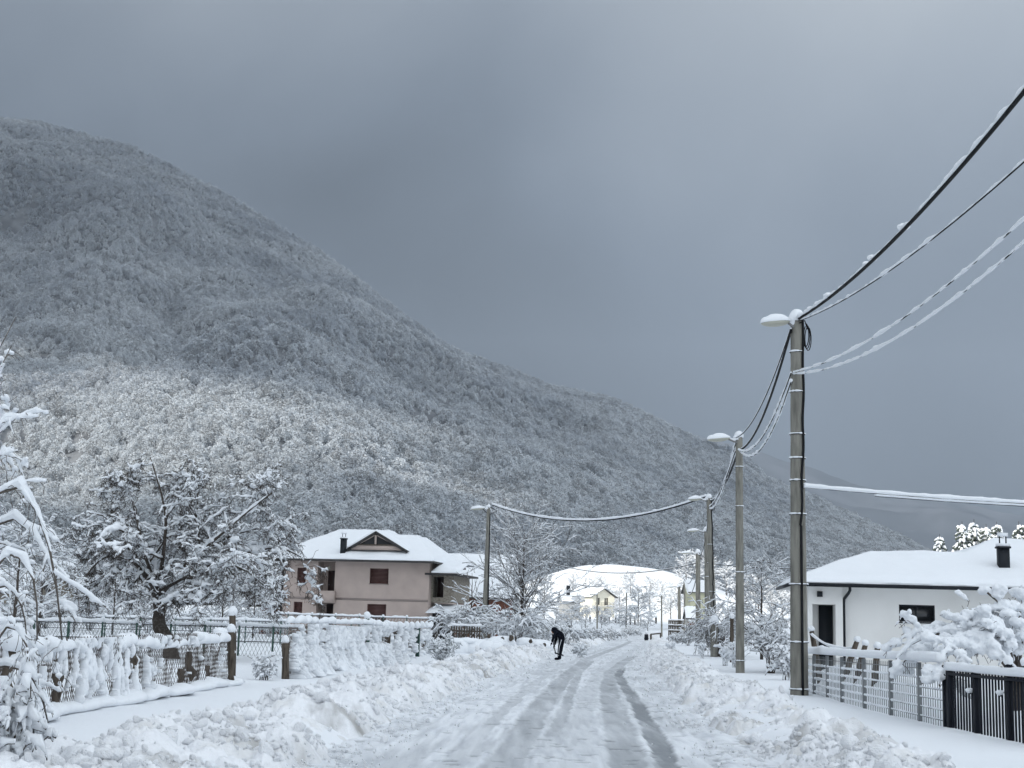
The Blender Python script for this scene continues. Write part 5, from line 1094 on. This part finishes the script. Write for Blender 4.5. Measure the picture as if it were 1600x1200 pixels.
def plaster(A, B_, h, name, parent, thr, seed, n=(230, 80), th=.032, off_=-.03, bulge=.10, col=None, lo=0.0):
    """snow caked onto a fence: a lumpy skin with torn holes"""
    A = np.array(tuple(A)); B_ = np.array(tuple(B_)); Ld = np.linalg.norm((B_ - A)[:2]); u = np.linspace(0, 1, n[0]); v = np.linspace(lo, 1, n[1]); U_, V_ = np.meshgrid(u, v, indexing='ij')
    f = fbm(U_ * Ld / .55, V_ * h / .4, 4, seed); f2 = fbm(U_ * Ld / .10, V_ * h / .30, 4, seed + 1, .65); f3 = fbm(U_ * Ld / .05, V_ * h / .16, 2, seed + 4); s_ = .55 * f + .75 * f2 + .45 * f3; nrm = np.array([(B_ - A)[1], -(B_ - A)[0], 0]) / Ld
    e_ = np.clip((s_ - thr) / .25, 0, 1); e_ = np.sqrt(e_)
    Pp = A + (B_ - A) * U_[..., None]; Pp[..., 2] += V_ * h
    off2 = off_ * -1; q = (bulge * (1 - V_) ** 3 + .05 * f + th * e_ * (1 + .7 * f + 1.0 * f2 + .9 * f3))
    Fp = Pp + nrm * (off2 + q)[..., None]; Bp = Pp + nrm * (off2 - .02 - th * .5 * e_ * 0)[..., None]
    ok = (s_ > thr); cell = ok[:-1, :-1] & ok[1:, :-1] & ok[1:, 1:] & ok[:-1, 1:]; i = (np.arange(n[0] - 1)[:, None] * n[1] + np.arange(n[1] - 1)[None])[cell]; m_ = n[1]
    q1_ = np.stack([i, i + m_, i + m_ + 1, i + 1], -1); N_ = n[0] * n[1]
    E = {}
    for k in range(4):
        for a_, c_ in zip(q1_[:, k].tolist(), q1_[:, (k + 1) % 4].tolist()):
            if (c_, a_) in E: del E[(c_, a_)]
            else: E[(a_, c_)] = 1
    sq = np.array([(a_, a_ + N_, c_ + N_, c_) for a_, c_ in E]) if E else None
    mb = MB(); mb.add(np.concatenate([Fp.reshape(-1, 3), Bp.reshape(-1, 3)]), Q=np.concatenate([q1_, q1_[:, ::-1] + N_] + ([sq] if sq is not None else []))); return mb.build(name, M['snow_soft'], parent, smooth=True)
for i, th_ in enumerate((.26, .14, .50, .66)):
    plaster(np_[i], np_[i + 1], 1.0, 'caked_snow', nf, th_, 70 + i, bulge=.12)
loaf([p + Vector((0, -.05, -.05)) for p in np_], .5, .20, 75, noise=.5, S=9).build('drift', M['snow_soft'], nf, smooth=True)
wpost('gate_post', 'tall brown wooden post with a round snow cap, first right of the net fence', 363.5, 1085, 961, 29, .075, square=True, seed=5, group=None)
wpost('gate_post', 'slightly shorter snow capped post close behind the tall brown one', 361, 1085, 988, 28.2, .07, square=True, seed=6)
wpost('gate_post', 'dark leaning post at the left end of the snow curtained fence', 446, 1070, 1005, 31.5, .085, seed=7, capr=1.0)
# second fence: curtain of snow from (446) to (690)
sf = thing('snow_curtain_fence', 'garden fence turned into a white curtain by clinging snow, right of the dark leaning post', 'fence', G(520, 36))
sp_ = [G(447, 31.6), G(500, 35), G(560, 39.5), G(600, 43), G(640, 54), G(672, 60)]
hs = [1.18, 1.15, 1.20, 1.15, 1.05]
for i in range(5):
    plaster(sp_[i], sp_[i + 1], hs[i], 'caked_snow', sf, (.02, -.10, .06, .16, .22)[i], 90 + i, n=(230, 90), bulge=(.28 if i < 3 else .15), th=.085)
    pl, rr = netgrid(sp_[i], sp_[i + 1], hs[i] - .05, .10, .006, seed=95 + i, wav=.04); MB().tubes(pl, rr, 3, cap=False).build('wire_net', M['net'], sf)
    tl = [Vector(sp_[i]) + Vector((0, 0, hs[i])), Vector(sp_[i + 1]) + Vector((0, 0, hs[min(4, i + 1)]))]
    loaf(tl, .16, .14, 99 + i, noise=.7, sc=.25).build('snow_ridge', M['snow_soft'], sf, smooth=True)
for i in range(9):
    q = Vector(sp_[3]).lerp(Vector(sp_[5]), i / 8); MB().blob(q + Vector((0, -.05, 1.2)), .10, i, .2, 2, (1, 1, 1.4)).build('snow_knob', M['snow_soft'], sf, smooth=True)
for i, (px, d, h_) in enumerate(((500, 35.4, 1.0), (530, 37.5, 1.0), (558, 39.7, 1.05), (604, 43.5, 1.0))):
    q = G(px, d); MB().tube([q + Vector((0, .1, -.1)), q + Vector((.03, .1, h_))], .05, 6).build('stake', M['wood'], sf)
wpost('fence_post', 'dark green post with a snow cap in the middle of the snow curtained fence', 573.5, 1000, 966, 40.5, .08, mat_='greenp', square=True, seed=9)
# green double gate between fence sections
gg = thing('garden_gate', 'small dark green double gate half buried in snow before the taupe house', 'gate', G(643, 55)); a = G(632, 55); c = G(655, 55)
for s0, s1 in ((0, .47), (.53, 1)):
    x0, x1 = a.x + (c.x - a.x) * s0, a.x + (c.x - a.x) * s1; z0_ = a.z - .2; z1_ = P(640, 981, 55).z
    lf = MB().box((x0, 55, z0_), (x1, 55.04, z1_)).build('leaf', M['greenp'], gg); b = MB()
    for k in range(1, 5): xx = x0 + (x1 - x0) * k / 5; b.box((xx - .006, 54.985, z0_), (xx + .006, 54.998, z1_ - .02))
    b.build('batten', M['black'], lf)
loaf([(a.x, 55, P(640, 981, 55).z), (c.x, 55, P(640, 981, 55).z)], .2, .16, 111).build('snow_ridge', M['snow_soft'], gg, smooth=True)
# chain link fences across the meadow
def chain_fence(label, x0, x1, d, h, nposts, seed, cell=.13, r=.007, postr=.035):
    o = thing('chain_link_fence', label, 'fence', G((x0 + x1) / 2, d)); a, c = G(x0, d), G(x1, d); a.z -= .05; c.z -= .05
    pl, rr = netgrid(a, c, h, cell, r, seed=seed, wav=.01); MB().tubes(pl, rr, 3, cap=False).build('wire_net', M['wire'], o)
    MB().tubes(pl[::2] + np.array([0, -.004, .012]), rr[::2] * 1.0, 3, cap=False).build('rime', M['snow_soft'], o)
    for z_ in (h, h * .52): MB().tube([a + Vector((0, 0, z_)), c + Vector((0, 0, z_))], .018, 6).build('rail', M['wire'], o)
    loaf([a + Vector((0, 0, h + .01)), c + Vector((0, 0, h + .01))], .11, .13, seed + 1, noise=.45, K=int((c - a).length / .12)).build('snow_ridge', M['snow_soft'], o, smooth=True)
    for k in range(nposts):
        q = a.lerp(c, (k + .5) / nposts); MB().tube([q + Vector((0, -.02, -.1)), q + Vector((0, -.02, h + .05))], postr, 6).build('post', M['greenp'], o)
        b = MB(); b.blob(q + Vector((0, -.02, h + .14)), .09, k, .2, 1); b.build('post_cap', M['snow_soft'], o, smooth=True)
    return o
chain_fence('chain link fence with snowy rail, the nearer of two crossing the left garden', -30, 452, 50, 1.02, 9, 121)
chain_fence('chain link fence with snowy rail, farther behind the apple tree, reaching the taupe house', -30, 575, 72, 1.15, 11, 122, cell=.16, r=.009)
o = chain_fence('wire fence with a snowy rail just in front of the taupe house wall', 430, 690, 92, 1.5, 7, 124, cell=.2, r=.010)
# picket fence by the hazel bush
pf = thing('picket_fence', 'short grey picket fence under the hazel bush left of the street light pole', 'fence', G(720, 80))
for k in range(12): q = G(705 + k * 4, 80); MB().box((q.x - .05, 79.98, 0), (q.x + .03, 80.02, 1.35)).build('picket', M['wood'], pf)
a = G(703, 80); c = G(752, 80); MB().box((a.x, 80.022, 1.05), (c.x, 80.06, 1.13)).build('rail', M['wood'], pf); loaf([(a.x, 80, 1.35), (c.x, 80, 1.35)], .14, .14, 131).build('snow_ridge', M['snow_soft'], pf, smooth=True)

# panel fence on the right
F0, Fe = G(1262, 32.6), G(1474, 22.3); hF = 1.0
pfn = thing('panel_fence', 'low grey welded mesh fence with snowy wires and a thick snow ridge', 'fence', F0); dv = (Fe - F0); Ld = dv.length; dn = dv.normalized(); nr = Vector((dn.y, -dn.x, 0)).normalized()
A0 = Vector((F0.x, F0.y, .05)); E0 = Vector((Fe.x, Fe.y, .05)); topz = [A0.z + 1.06, E0.z + 1.14]
def fp_(t, z): return Vector((A0.x + (E0.x - A0.x) * t, A0.y + (E0.y - A0.y) * t, .05 + z * (1 + .08 * t)))
n_ = int(Ld / .13); V_ = np.array([[tuple(fp_(i / n_, 0)), tuple(fp_(i / n_, 1.04))] for i in range(n_ + 1)]); MB().tubes(V_, np.full(V_.shape[:2], .0065), 4).build('mesh_rods', M['galv'], pfn)
for k in range(7):
    z_ = .12 + k * .142; t = np.linspace(0, 1, 60); MB().tube([fp_(q, z_) - nr * .0 for q in t], .007, 5).build('wire', M['galv'], pfn)
    if k < 6: 
        q_ = np.array([tuple(fp_(q, z_)) for q in np.linspace(0, 1, 500)]); q_[:, 2] += .014; tt = np.linspace(0, Ld, 500); rr = .024 * (1 + .7 * fbm(tt / .12, tt * 0 + k, 3, 140 + k)) * np.interp(np.linspace(0, 1, 500), [0, .35, .7, 1], [1.15, 1.1, .75, .5]); MB().tubes(q_[None], np.maximum(.003, rr)[None], 6).build('wire_snow', M['snow_soft'], pfn, smooth=True)
for i, px in enumerate((1275.5, 1295.5, 1318, 1352, 1392.5, 1437)):
    t_ = min(range(400), key=lambda k: abs((lambda p: (p.x / p.y) * 2200 + 800)(fp_(k / 399, .5)) - px - 0)) / 399; q = fp_(t_, 0); M4 = Matrix.Translation(q) @ Matrix.Rotation(math.atan2(dn.y, dn.x), 4, 'Z')
    MB().box((-.03, -.03, -.1), (.03, .03, 1.06 * (1 + .08 * t_)), M4).build('post', M['galv'], pfn)
loaf([fp_(t, 1.05) for t in np.linspace(0, 1, 30)], .17, .17, 141, noise=.12, S=12, sc=1.2).build('snow_ridge', M['snow_soft'], pfn, smooth=True)
# black gate
G0 = Vector((E0.x + .03, E0.y - .05, .02)); G1_ = XZ(1605, 19.6, .05); G1_.z = .0; gdir = (Vector((G1_.x, G1_.y, 0)) - Vector((G0.x, G0.y, 0))); gl = gdir.length; gdir.normalize(); MG = Matrix.Translation((G0.x, G0.y, 0)) @ Matrix.Rotation(math.atan2(gdir.y, gdir.x), 4, 'Z')
bg = thing('black_gate', 'black metal bar gate with a ledge of snow between its spiky tops on the right', 'gate', (G0.x, G0.y, 0), math.atan2(gdir.y, gdir.x)); gh = 1.16; gl2 = gl + 1.2
posts_u = [0.0, .16] ; tpx = [1520.5, 1571, 1597]
def u_of(px): return min(np.linspace(0, gl2, 600), key=lambda u_: abs((lambda p: p.x / p.y * 2200 + 800 - 3)(MG @ Vector((u_, 0, .6))) - px))
for i, (u_, w_, z_) in enumerate([(0.0, .03, gh + .02), (.17, .07, gh - .02)] + [(u_of(p), .05, gh + (.10 if i else -.02)) for i, p in enumerate(tpx)] + [(gl2 - .1, .05, gh + .1)]):
    po = MB().box((u_ - w_, -.035, -.02), (u_ + w_, .035, z_), MG).build('post', M['black'], bg)
    if z_ > gh + .05: b = MB(); b.blob(MG @ Vector((u_, 0, z_ + .05)), .065, i, .2, 2, (1, 1, 1.1)); b.build('post_cap', M['snow_soft'], po, smooth=True)
b = MB(); nb = int(gl2 / .105)
b2 = MB()
for k in range(nb):
    u_ = .26 + k * (gl2 - .26) / nb; b.box((u_ - .010, -.012, .06), (u_ + .010, .012, gh + .05 + .012 * (k % 2)), MG)
    if k % 1 == 0: b2.add(*(lambda v: (v, None, [(0, 1, 2), (0, 2, 3), (0, 3, 1)]))([tuple(MG @ Vector(q)) for q in ((u_, -.02, .10), (u_ - .022, -.06, -.02), (u_ + .026, -.05, -.02), (u_, .03, -.02))]))
b.build('bars', M['black'], bg); b2.build('foot_snow', M['snow_soft'], bg)
for z_ in (.14, gh - .13): MB().box((.1, .012, z_), (gl2, .035, z_ + .045), MG).build('rail', M['black'], bg)
MB().box((.2, -.05, gh - .125), (gl2, -.012, gh - .085), MG).build('ledge', M['black'], bg)
loaf([MG @ Vector((t, -.02, gh - .085)) for t in np.linspace(.22, gl2, 40)], .13, .14, 151, noise=.2, S=10).build('snow_ridge', M['snow_soft'], bg, smooth=True)
for px, z_ in ((1516, .82), (1563, .84)):
    u_ = u_of(px); b = MB(); b.box((u_ - .05, -.06, z_ - .03), (u_ + .05, -.036, z_ - .01), MG); hh = b.build('latch', M['black'], bg); b = MB(); b.blob(MG @ Vector((u_, -.06, z_ + .025)), .05, 4, .25, 2, (1.2, 1, .8)); b.build('latch_snow', M['snow_soft'], hh, smooth=True)
# leaning rough posts and sagging snowy wires behind the panel fence
rp = [(1275, 985, 1030, -12, 33.5, 'rough grey post leaning left beside the first pole'), (1325, 1002, 1030, 14, 31.5, 'leaning post with a snow cap behind the panel fence, left of the pair'), (1343, 1008, 1030, 9, 30.5, 'shorter leaning post of the pair behind the panel fence'), (1368, 1012, 1035, 3, 29.0, 'squat stump post behind the middle of the panel fence')]
tops_ = []
for k, (px, y0_, y1_, ln, d, lb) in enumerate(rp):
    b0 = G(px - ln * .6, d); t0 = P(px - (ln if ln < 0 else -ln) * .15, y0_, d); o = thing('rough_post', lb, 'post', b0, 0, 'rough posts behind the panel fence')
    t0 = P(px + (ln if ln > 0 else ln * .6), y0_, d); MB().tube([b0 - Vector((0, 0, .1)), b0.lerp(t0, .5), t0], [.075, .07, .055], 6).build('shaft', M['wood'], o)
    b = MB(); b.blob(t0 + Vector((0, 0, .04)), .075, k, .25, 2, (1, 1, 1)); b.build('snow_cap', M['snow_soft'], o, smooth=True); tops_.append(t0)
wire('snowy sagging wire from the leaning grey post to the next one', off(tops_[0], 0, 0, -.1), off(tops_[1], 0, 0, -.12), .16, .008, 4.0, .5, seed=161, group='fence wires behind the panel fence')
wire('snowy wire low between the leaning posts behind the panel fence', off(tops_[0], .1, 0, -.45), off(tops_[1], 0, 0, -.4), -.05, .008, 5.5, .6, seed=162, group='fence wires behind the panel fence')
wire('thin snowy wire from the pair of leaning posts to the squat stump', off(tops_[2], 0, 0, -.25), off(P(1392, 1016, 28)), .02, .006, 3.2, .5, seed=163, group='fence wires behind the panel fence')
# post and rail fence at the far end of the road
rng = np.random.default_rng(14)
ORD = ('first', 'second', 'third', 'fourth', 'fifth', 'sixth', 'seventh', 'eighth', 'ninth', 'tenth', 'eleventh')
fr = [(922, 0), (939, 0), (945, 0), (952, 0), (962, 1), (967, 1), (985, 1), (992, 1), (1001, 1), (1013, 1), (1025, 1)]
for k, (px, z_) in enumerate(fr):
    d = 300 + rng.uniform(-8, 8); wpost('far_fence_post', ORD[k] + ' from the left in the row of dark snow capped posts at the road end', px, 985, 966 - rng.uniform(0, 3) + (px - 970) * .02, d, .15 + .05 * rng.random(), group='far fence posts', mat_='bark', seed=k, capr=1.4)
# brown board and timber rack on the right verge
q = G(1087, 140); o = thing('brown_board', 'brown wooden board on two legs with a ledge of snow, between the far poles', 'sign', q)
w = 24 * scale_at(140); h = 13 * scale_at(140); z0_ = P(1087, 986, 140).z
MB().box((q.x - w / 2, 139.95, z0_), (q.x + w / 2, 140.02, z0_ + h)).build('board', M['sign'], o); 
for s_ in (-.4, .4): MB().tube([(q.x + s_ * w, 140.05, q.z - .2), (q.x + s_ * w, 140.05, z0_ + h)], .06, 6).build('leg', M['wood'], o)
for zz in (.3, .62): MB().box((q.x - w / 2, 139.93, z0_ + h * zz), (q.x + w / 2, 139.948, z0_ + h * zz + .05)).build('lath', M['wood'], o)
loaf([(q.x - w / 2, 140, z0_ + h), (q.x + w / 2, 140, z0_ + h)], .3, .2, 171).build('snow_ridge', M['snow_soft'], o, smooth=True)
barn('small_kiosk', 'tiny white roofed kiosk right behind the brown board', 1074, 1088, 170, 2.2, 3.4, 2.5, 0, 'greywall', seed=35, zb=gz(22, 170), over=.25)
q = G(1056, 150); o = thing('timber_rack', 'dark slatted timber rack with snow on its rails right of the thin far pole', 'rack', q); w = 24 * scale_at(150); zt = P(1056, 970, 150).z; zl = P(1056, 986, 150).z
for z_ in (zl, (zl + zt) / 2, zt): MB().box((q.x - w / 2, 149.9, z_ - .08), (q.x + w / 2, 150, z_ + .04)).build('rail', M['wood'], o); loaf([(q.x - w / 2, 149.95, z_ + .04), (q.x + w / 2, 149.95, z_ + .04)], .16, .12, 180 + int(z_ * 10)).build('rail_snow', M['snow_soft'], o, smooth=True)
for k in range(9): x_ = q.x - w / 2 + (k + .5) * w / 9; MB().box((x_ - .07, 150.01, q.z - .3), (x_ + .07, 150.06, zt)).build('slat', M['wood'], o)
# two small dark things at the far road end and the low barrier beside them
wpost('bollard', 'small dark bollard standing on the far road end', 1010, 1000, 991, 150, .22, mat_='black', seed=21, capr=.7)
q0, q1_ = G(1017, 150), G(1032, 150); o = thing('low_barrier', 'low dark barrier with a snowy rail beside the far bollard', 'barrier', q0)
MB().tube([q0, q0 + Vector((0, 0, .6))], .10, 6).build('leg', M['wood'], o); MB().tube([q1_, q1_ + Vector((0, 0, .55))], .08, 6).build('leg', M['wood'], o); MB().tube([q0 + Vector((0, 0, .55)), q1_ + Vector((0, 0, .5))], .07, 6).build('rail', M['wood'], o); loaf([q0 + Vector((0, 0, .6)), q1_ + Vector((0, 0, .55))], .2, .14, 190).build('rail_snow', M['snow_soft'], o, smooth=True)
q = G(1033, 95); o = thing('dark_stone', 'flat dark stone with snow on it lying on the right edge of the bend', 'stone', q); b = MB(); b.blob(q + Vector((0, 0, .02)), .34, 3, .3, 2, (1.1, .7, .55)); b.build('rock', M['void'], o, smooth=True); b = MB(); b.blob(q + Vector((0, .05, .17)), .27, 5, .3, 2, (1.2, .8, .4)); b.build('snow_cap', M['snow_soft'], o, smooth=True)
# heap of snow covered logs right of the left pole
q = G(805, 74); o = thing('log_heap', 'rounded snow buried heap with dark log ends between the left pole and the person', 'log heap', q); rng = np.random.default_rng(44); b = MB()
for k in range(15): u_ = rng.uniform(-1.6, 1.6); h_ = (.75 - .22 * abs(u_) ** 1.5) * rng.uniform(.6, 1.1); b.blob(q + Vector((u_, rng.uniform(-.5, .8), h_ * .55)), rng.uniform(.35, .6), k, .25, 2, (1.25, 1, .72))
b.build('snow_cover', M['snow'], o, smooth=True)
for k in range(9):
    c = q + Vector((rng.uniform(-1.5, 1.5), -.55, rng.uniform(.15, .8))); MB().tube([c + Vector((0, .9, .05)), c], [.09, .10], 8).build('log', M['wood'], o)
# parked snowy heap behind the left verge (drift behind the fence gap)
q = G(722, 62); o = thing('snow_heap', 'smooth rounded heap of clean snow left of the tall left pole', 'snow heap', q); b = MB()
for k in range(9): b.blob(q + Vector((-1.2 + k * .33, rng.uniform(-.3, .3), .18)), .55 - .04 * abs(k - 4), k, .15, 2, (1.1, 1, .9))
b.build('mound', M['snow'], o, smooth=True); MB().blob(q + Vector((.2, -.2, .52)), .3, 17, .2, 2, (1.5, 1, .5)).build('crest', M['snow'], o, smooth=True)

# ------------------------------------------------------------------ the person shovelling
dP = 64.0; bP = XZ(871, dP, .02); kP = scale_at(dP)
pr = thing('person', 'person in black hooded jacket and white striped trousers bent over a shovel at the roadside', 'person', (bP.x, bP.y, .02), 0)
def pv(px, py, dy=0.0): p = P(px, py, dP + dy); return np.array([p.x - bP.x, p.y - bP.y, p.z - .02])
def skinned(name, verts, edges, rad, mat_, parent, root=0, sub=2):
    me = bpy.data.meshes.new(name); me.from_pydata([tuple(v) for v in verts], edges, []); o = bpy.data.objects.new(name, me); SC.collection.objects.link(o); o.parent = parent; WM[o.name] = WM[parent.name]
    md = o.modifiers.new('skin', 'SKIN'); md.use_smooth_shade = True
    for i, r_ in enumerate(rad): sv = me.skin_vertices[0].data[i]; sv.radius = (r_, r_) if np.isscalar(r_) else r_; sv.use_root = (i == root)
    s_ = o.modifiers.new('sub', 'SUBSURF'); s_.levels = s_.render_levels = sub; me.materials.append(mat_); return o
# body faces left, back horizontal-ish, hips at right
hip = pv(878.5, 998); wst = pv(877, 992.5); chest = pv(872.5, 986.5); neck = pv(868.0, 984.0); head0 = pv(866.6, 984.6); head1 = pv(865.2, 986.6)
V = [hip, wst, chest, neck, head0, head1]; Ed = [(0, 1), (1, 2), (2, 3), (3, 4), (4, 5)]; Rd = [(.175, .19), (.175, .185), (.19, .21), .09, .11, .09]
for sg, kn, ft in ((1, pv(874.6, 1012, -.10), pv(873.2, 1026, -.12)), (-1, pv(877.0, 1012, .12), pv(874.8, 1025.5, .14))):
    n0 = len(V); hj = pv(877.6 - .3 * sg, 1000.5, -.10 * sg); toe = ft + np.array([-.20, -.04, -.10]); heel = ft + np.array([.03, 0, -.10])
    V += [hj, kn, ft, heel, toe]; Ed += [(0, n0), (n0, n0 + 1), (n0 + 1, n0 + 2), (n0 + 2, n0 + 3), (n0 + 3, n0 + 4)]; Rd += [.125, .092, .068, .06, .055]
shov_a, shov_b = pv(863.0, 990.5, -.05), pv(868.5, 1022.0, -.2)
hands = []
for sg, el, hd in ((1, pv(864.6, 996, -.22), pv(862.6, 1003.5, -.10)), (-1, pv(869.0, 997, .22), pv(866.8, 1007.5, -.05))):
    n0 = len(V); sh = pv(869.8, 987.5, -.2 * sg); V += [sh, el, hd]; Ed += [(2, n0), (n0, n0 + 1), (n0 + 1, n0 + 2)]; Rd += [.095, .07, .05]; hands.append(hd)
body = skinned('body', V, Ed, Rd, M['cloth'], pr)
# gloved hands with fingers closed round the handle
for k, hd in enumerate(hands):
    hv = [hd, hd + np.array([-.03, 0, -.06]), hd + np.array([-.04, 0, -.10])]; he = [(0, 1), (1, 2)]; hr = [.036, .042, .034]
    for f in range(4):
        n0 = len(hv); y_ = -.03 + .02 * f; hv += [hv[2] + np.array([-.012, y_, -.015]), hv[2] + np.array([-.02, y_ * 1.1, -.045 - .004 * f]), hv[2] + np.array([.012, y_ * 1.1, -.062])]; he += [(2, n0), (n0, n0 + 1), (n0 + 1, n0 + 2)]; hr += [.011, .010, .009]
    n0 = len(hv); hv += [hd + np.array([.0, -.045, -.07]), hd + np.array([.02, -.05, -.10])]; he += [(1, n0), (n0, n0 + 1)]; hr += [.013, .011]
    skinned('glove', hv, he, hr, M['cloth'], pr)
b = MB(); b.blob(Vector(bP) + Vector(head0) + Vector((.0, 0, .0)), .145, 7, .06, 3, (1.05, .95, .98)); b.build('hood', M['cloth'], pr, smooth=True)
fc = MB(); v, f = ico(3); v = v.copy(); fr_ = v[:, 0] < -.2; v[:, 0] *= 1 + .10 * np.exp(-((v[:, 1] / .18) ** 2 + ((v[:, 2] + .05) / .25) ** 2)) * fr_
v[:, 0] += .10 * np.exp(-(((np.abs(v[:, 1]) - .35) / .14) ** 2 + ((v[:, 2] - .15) / .12) ** 2)) * fr_; hc = Vector(bP) + Vector(head1) + Vector((-.01, 0, .0)); rt_ = np.array(Matrix.Rotation(math.radians(-52), 3, 'Y'))
fc.add((v * np.array([.095, .075, .11])) @ rt_.T + np.array(hc), T=f); hd_ = fc.build('face', M['skin'], pr, smooth=True)
b = MB(); e1 = Vector(bP)
for sg, hx, kx_, fx in ((-1, pv(877.4, 999.5, -.23), pv(873.6, 1012, -.195), pv(872.6, 1025, -.185)),):
    pts = [e1 + Vector(hx), e1 + Vector(kx_), e1 + Vector(fx)]; pts = rs(pts, 10); b.tube(pts, .013, 6)
b.build('stripe', M['stripe'], pr, smooth=True)
so_ = thing('snow_shovel', 'snow shovel with a dark handle held by the person in black', 'shovel', e1 + Vector(shov_b)); A, B_ = e1 + Vector(shov_a), e1 + Vector(shov_b)
MB().tube([A, A.lerp(B_, .5) + Vector((-.03, 0, 0)), B_], .02, 8).build('handle', M['black'], so_, smooth=True)
MB().tube([A + Vector((-.02, -.07, .0)), A + Vector((-.02, .07, 0))], .018, 6).build('grip', M['black'], so_, smooth=True)
X_, Y_ = np.meshgrid(np.linspace(-.05, .34, 10), np.linspace(-.22, .22, 10), indexing='ij'); Z_ = .05 * (Y_ / .22) ** 2 - .34 * X_ + .25 * X_ ** 2
b = MB(); b.grid(X_ + B_.x, Y_ + B_.y, Z_ + B_.z + .02); b.grid(X_ + B_.x, Y_ + B_.y, Z_ + B_.z + .008, flip=True); b.build('blade', M['black'], so_, smooth=True)
